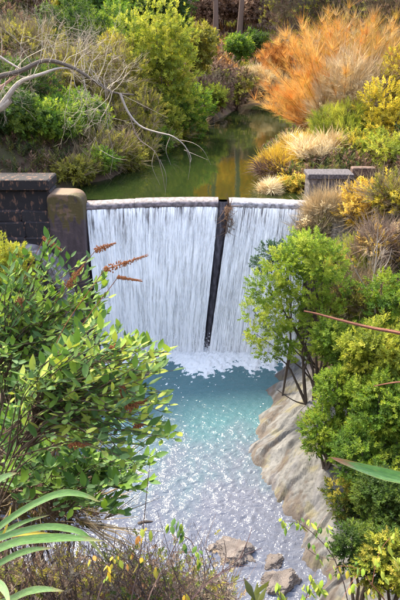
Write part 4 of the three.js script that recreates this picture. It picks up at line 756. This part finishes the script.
sapling('yellowish leafed spray arching low on the near bank beside the boulders', [[[392, 612], [372, 585], [360, 570], [340, 566], [326, 572]], [[372, 585], [378, 556], [388, 540], [396, 534]], [[360, 570], [350, 585], [342, 600]]], 6.6, jit([[384, 545], [392, 536], [378, 560], [360, 566], [345, 566], [335, 570], [352, 588], [370, 590], [386, 575], [396, 556]], 4, 12, 10, 11), [BM[2], BM[4], YM[2], BM[0]], 966, M.redtwig, 0.62);
sapling('bright green leafy shoot in front of the broad wet rock', [[[300, 618], [306, 598], [312, 580], [316, 572]], [[306, 598], [318, 590], [326, 584]]], 5.6, jit([[312, 578], [306, 584], [318, 582], [312, 592], [304, 596], [322, 590]], 4, 9, 8, 12), [BM[2], BM[1], BM[4]], 967, twigBark, 0.6);
sapling('small bright green shoot beside the low wet slab', [[[282, 618], [281, 600], [280, 588]]], 5.6, jit([[280, 586], [282, 592], [278, 596]], 3, 7, 7, 13), [BM[2], BM[4]], 968, twigBark, 0.5);

// ---------------------------------------------------------------- flax
function bladeGeo(pts, w, tipAt = 0.72) { // strap leaf with a folded keel, tapering to the tip
  const c = curve(pts, 28), pos = [], idx = [], uv = [];
  c.forEach((p, i) => {
    const t = i / 28, tan = c[Math.min(i + 1, 28)].clone().sub(c[Math.max(i - 1, 0)]).normalize(), toCam = V(0, 0.75, 0.65), side = tan.clone().cross(toCam).normalize(), up = side.clone().cross(tan).normalize(), k = w / 2 * (t < tipAt ? 0.75 + 0.25 * t / tipAt : Math.pow(1 - (t - tipAt) / (1 - tipAt), 0.65)) + 0.0004;
    [[-1, 0.16], [-0.5, 0.05], [0, -0.06], [0.5, 0.05], [1, 0.16]].forEach(([a, b], j) => { pos.push(p.x + side.x * a * k + up.x * b * k, p.y + side.y * a * k + up.y * b * k, p.z + side.z * a * k + up.z * b * k); uv.push(j / 4, t); });
    if (i < 28) for (let j = 0; j < 4; j++) { const a = i * 5 + j, b = a + 5; idx.push(a, a + 1, b, b, a + 1, b + 1); }
  });
  return geoFrom(pos, idx, uv);
}
const flaxTex = (tip) => tex(128, 512, (u, v) => { const f = 0.86 + 0.14 * n2(u * 40, v * 2), g = fbm(u * 3, v * 14, 3), e = Math.abs(u - 0.5) > 0.46 ? 1 : 0; let c = [0.47 + g * 0.12, 0.66 + g * 0.1, 0.26 + g * 0.1]; const mx = (k, d) => { c = c.map((q, i) => lerp(q, d[i], clamp(k))); }; mx(ss(0.35, 0.6, fbm(u * 2 + tip, v * 6, 3)) * 0.5, [0.78, 0.74, 0.32]); mx(e * 0.7, [0.75, 0.7, 0.35]); mx(ss(0.86, 0.96, v + 0.04 * n2(u * 5, v * 9)), tip ? [0.86, 0.46, 0.16] : [0.7, 0.62, 0.3]); return c.map((q) => q * f); }, true);
const FX = [0, 1].map((k) => new THREE.MeshPhysicalMaterial({ color: C(0.62, 0.76, 0.5), map: flaxTex(k), roughness: 0.95, transmission: 0.25, thickness: 0, clearcoat: 0.3, clearcoatRoughness: 0.35, side: THREE.DoubleSide, bumpMap: scaled(barkTex, 1, 3), bumpScale: 0.002 }));
const FY = new THREE.MeshPhysicalMaterial({ color: C(0.62, 0.45, 0.05), roughness: 0.95, transmission: 0.3, thickness: 0, side: THREE.DoubleSide });
function flax(label, rootPx, depth, blades) {
  const b0 = atD(rootPx[0], rootPx[1], depth), base = V(b0.x, T(b0.x, b0.z) - 0.05, b0.z), root = thing('flax', label, 'plant', base);
  blades.forEach(([pts, w, m, dep = depth]) => { const P = pts.map(([x, y], i) => atD(x, y, lerp(depth, dep, i / (pts.length - 1))).sub(base)); P.unshift(V(0, 0, 0), P[0].clone().multiplyScalar(0.55).add(V(0, 0.05, 0))); part('blade', bladeGeo(P, w), m, root); });
}
flax('flax clump with long arching green blades at the foot of the near bank', [-60, 590], 2.5, [
  [[[-14, 540], [0, 526], [30, 506], [62, 493], [84, 495], [100, 502]], 0.028, FX[0], 2.4],
  [[[-12, 541], [0, 534], [24, 522], [49, 515]], 0.020, FX[0], 2.6],
  [[[-14, 546], [3, 537], [42, 527], [65, 528], [85, 535], [106, 560]], 0.027, FX[0], 2.35],
  [[[-14, 556], [0, 548], [20, 541], [49, 538], [78, 538], [104, 541]], 0.034, FX[0], 2.3],
  [[[-14, 572], [0, 563], [20, 553], [36, 549], [53, 548]], 0.025, FX[0], 2.45],
  [[[-10, 610], [13, 598], [29, 591], [46, 589], [64, 591]], 0.027, FX[0], 2.2],
  [[[-16, 580], [-2, 583], [6, 592], [10, 606]], 0.031, FX[0], 2.1],
  [[[-20, 500], [-6, 483], [6, 476], [17, 473]], 0.027, FX[0], 2.4],
  [[[-2, 545], [6, 528], [9, 516], [11, 507]], 0.009, FY, 2.5],
  [[[-2, 541], [14, 535], [34, 533], [54, 534]], 0.016, FY, 2.55],
]);
flax('flax with a single orange tipped blade reaching in over the bank bushes', [470, 520], 2.2, [
  [[[452, 487], [425, 482], [392, 476], [362, 468], [330, 457]], 0.044, FX[1], 2.1], [[[470, 470], [455, 430], [450, 390]], 0.04, FX[0], 2.3], [[[480, 480], [490, 440], [500, 420]], 0.04, FX[0], 2.3]]);
// leafless reddish branch of a shrub beside the view
{
  const dep = 3.0, b0 = atD(470, 520, dep), base = V(b0.x, T(b0.x, b0.z) - 0.05, b0.z), root = thing('bare_shoot', 'thin reddish leafless branch reaching across in front of the bank bushes', 'branch', base), P = (x, y, d = dep) => atD(x, y, d).sub(base);
  part('stem', mergeGeometries([branch([V(0, 0, 0), P(468, 440), P(455, 370), P(440, 345)], 0.02, 0.012, 10, 6), branch([P(440, 345), P(400, 333), P(372, 328), P(340, 320), P(318, 314), P(304, 311)], 0.012, 0.004, 16, 6), branch([P(455, 372), P(420, 382), P(398, 382), P(374, 386)], 0.008, 0.003, 10, 5)]), M.redtwig, root);
}

renderer.render(scene, camera);
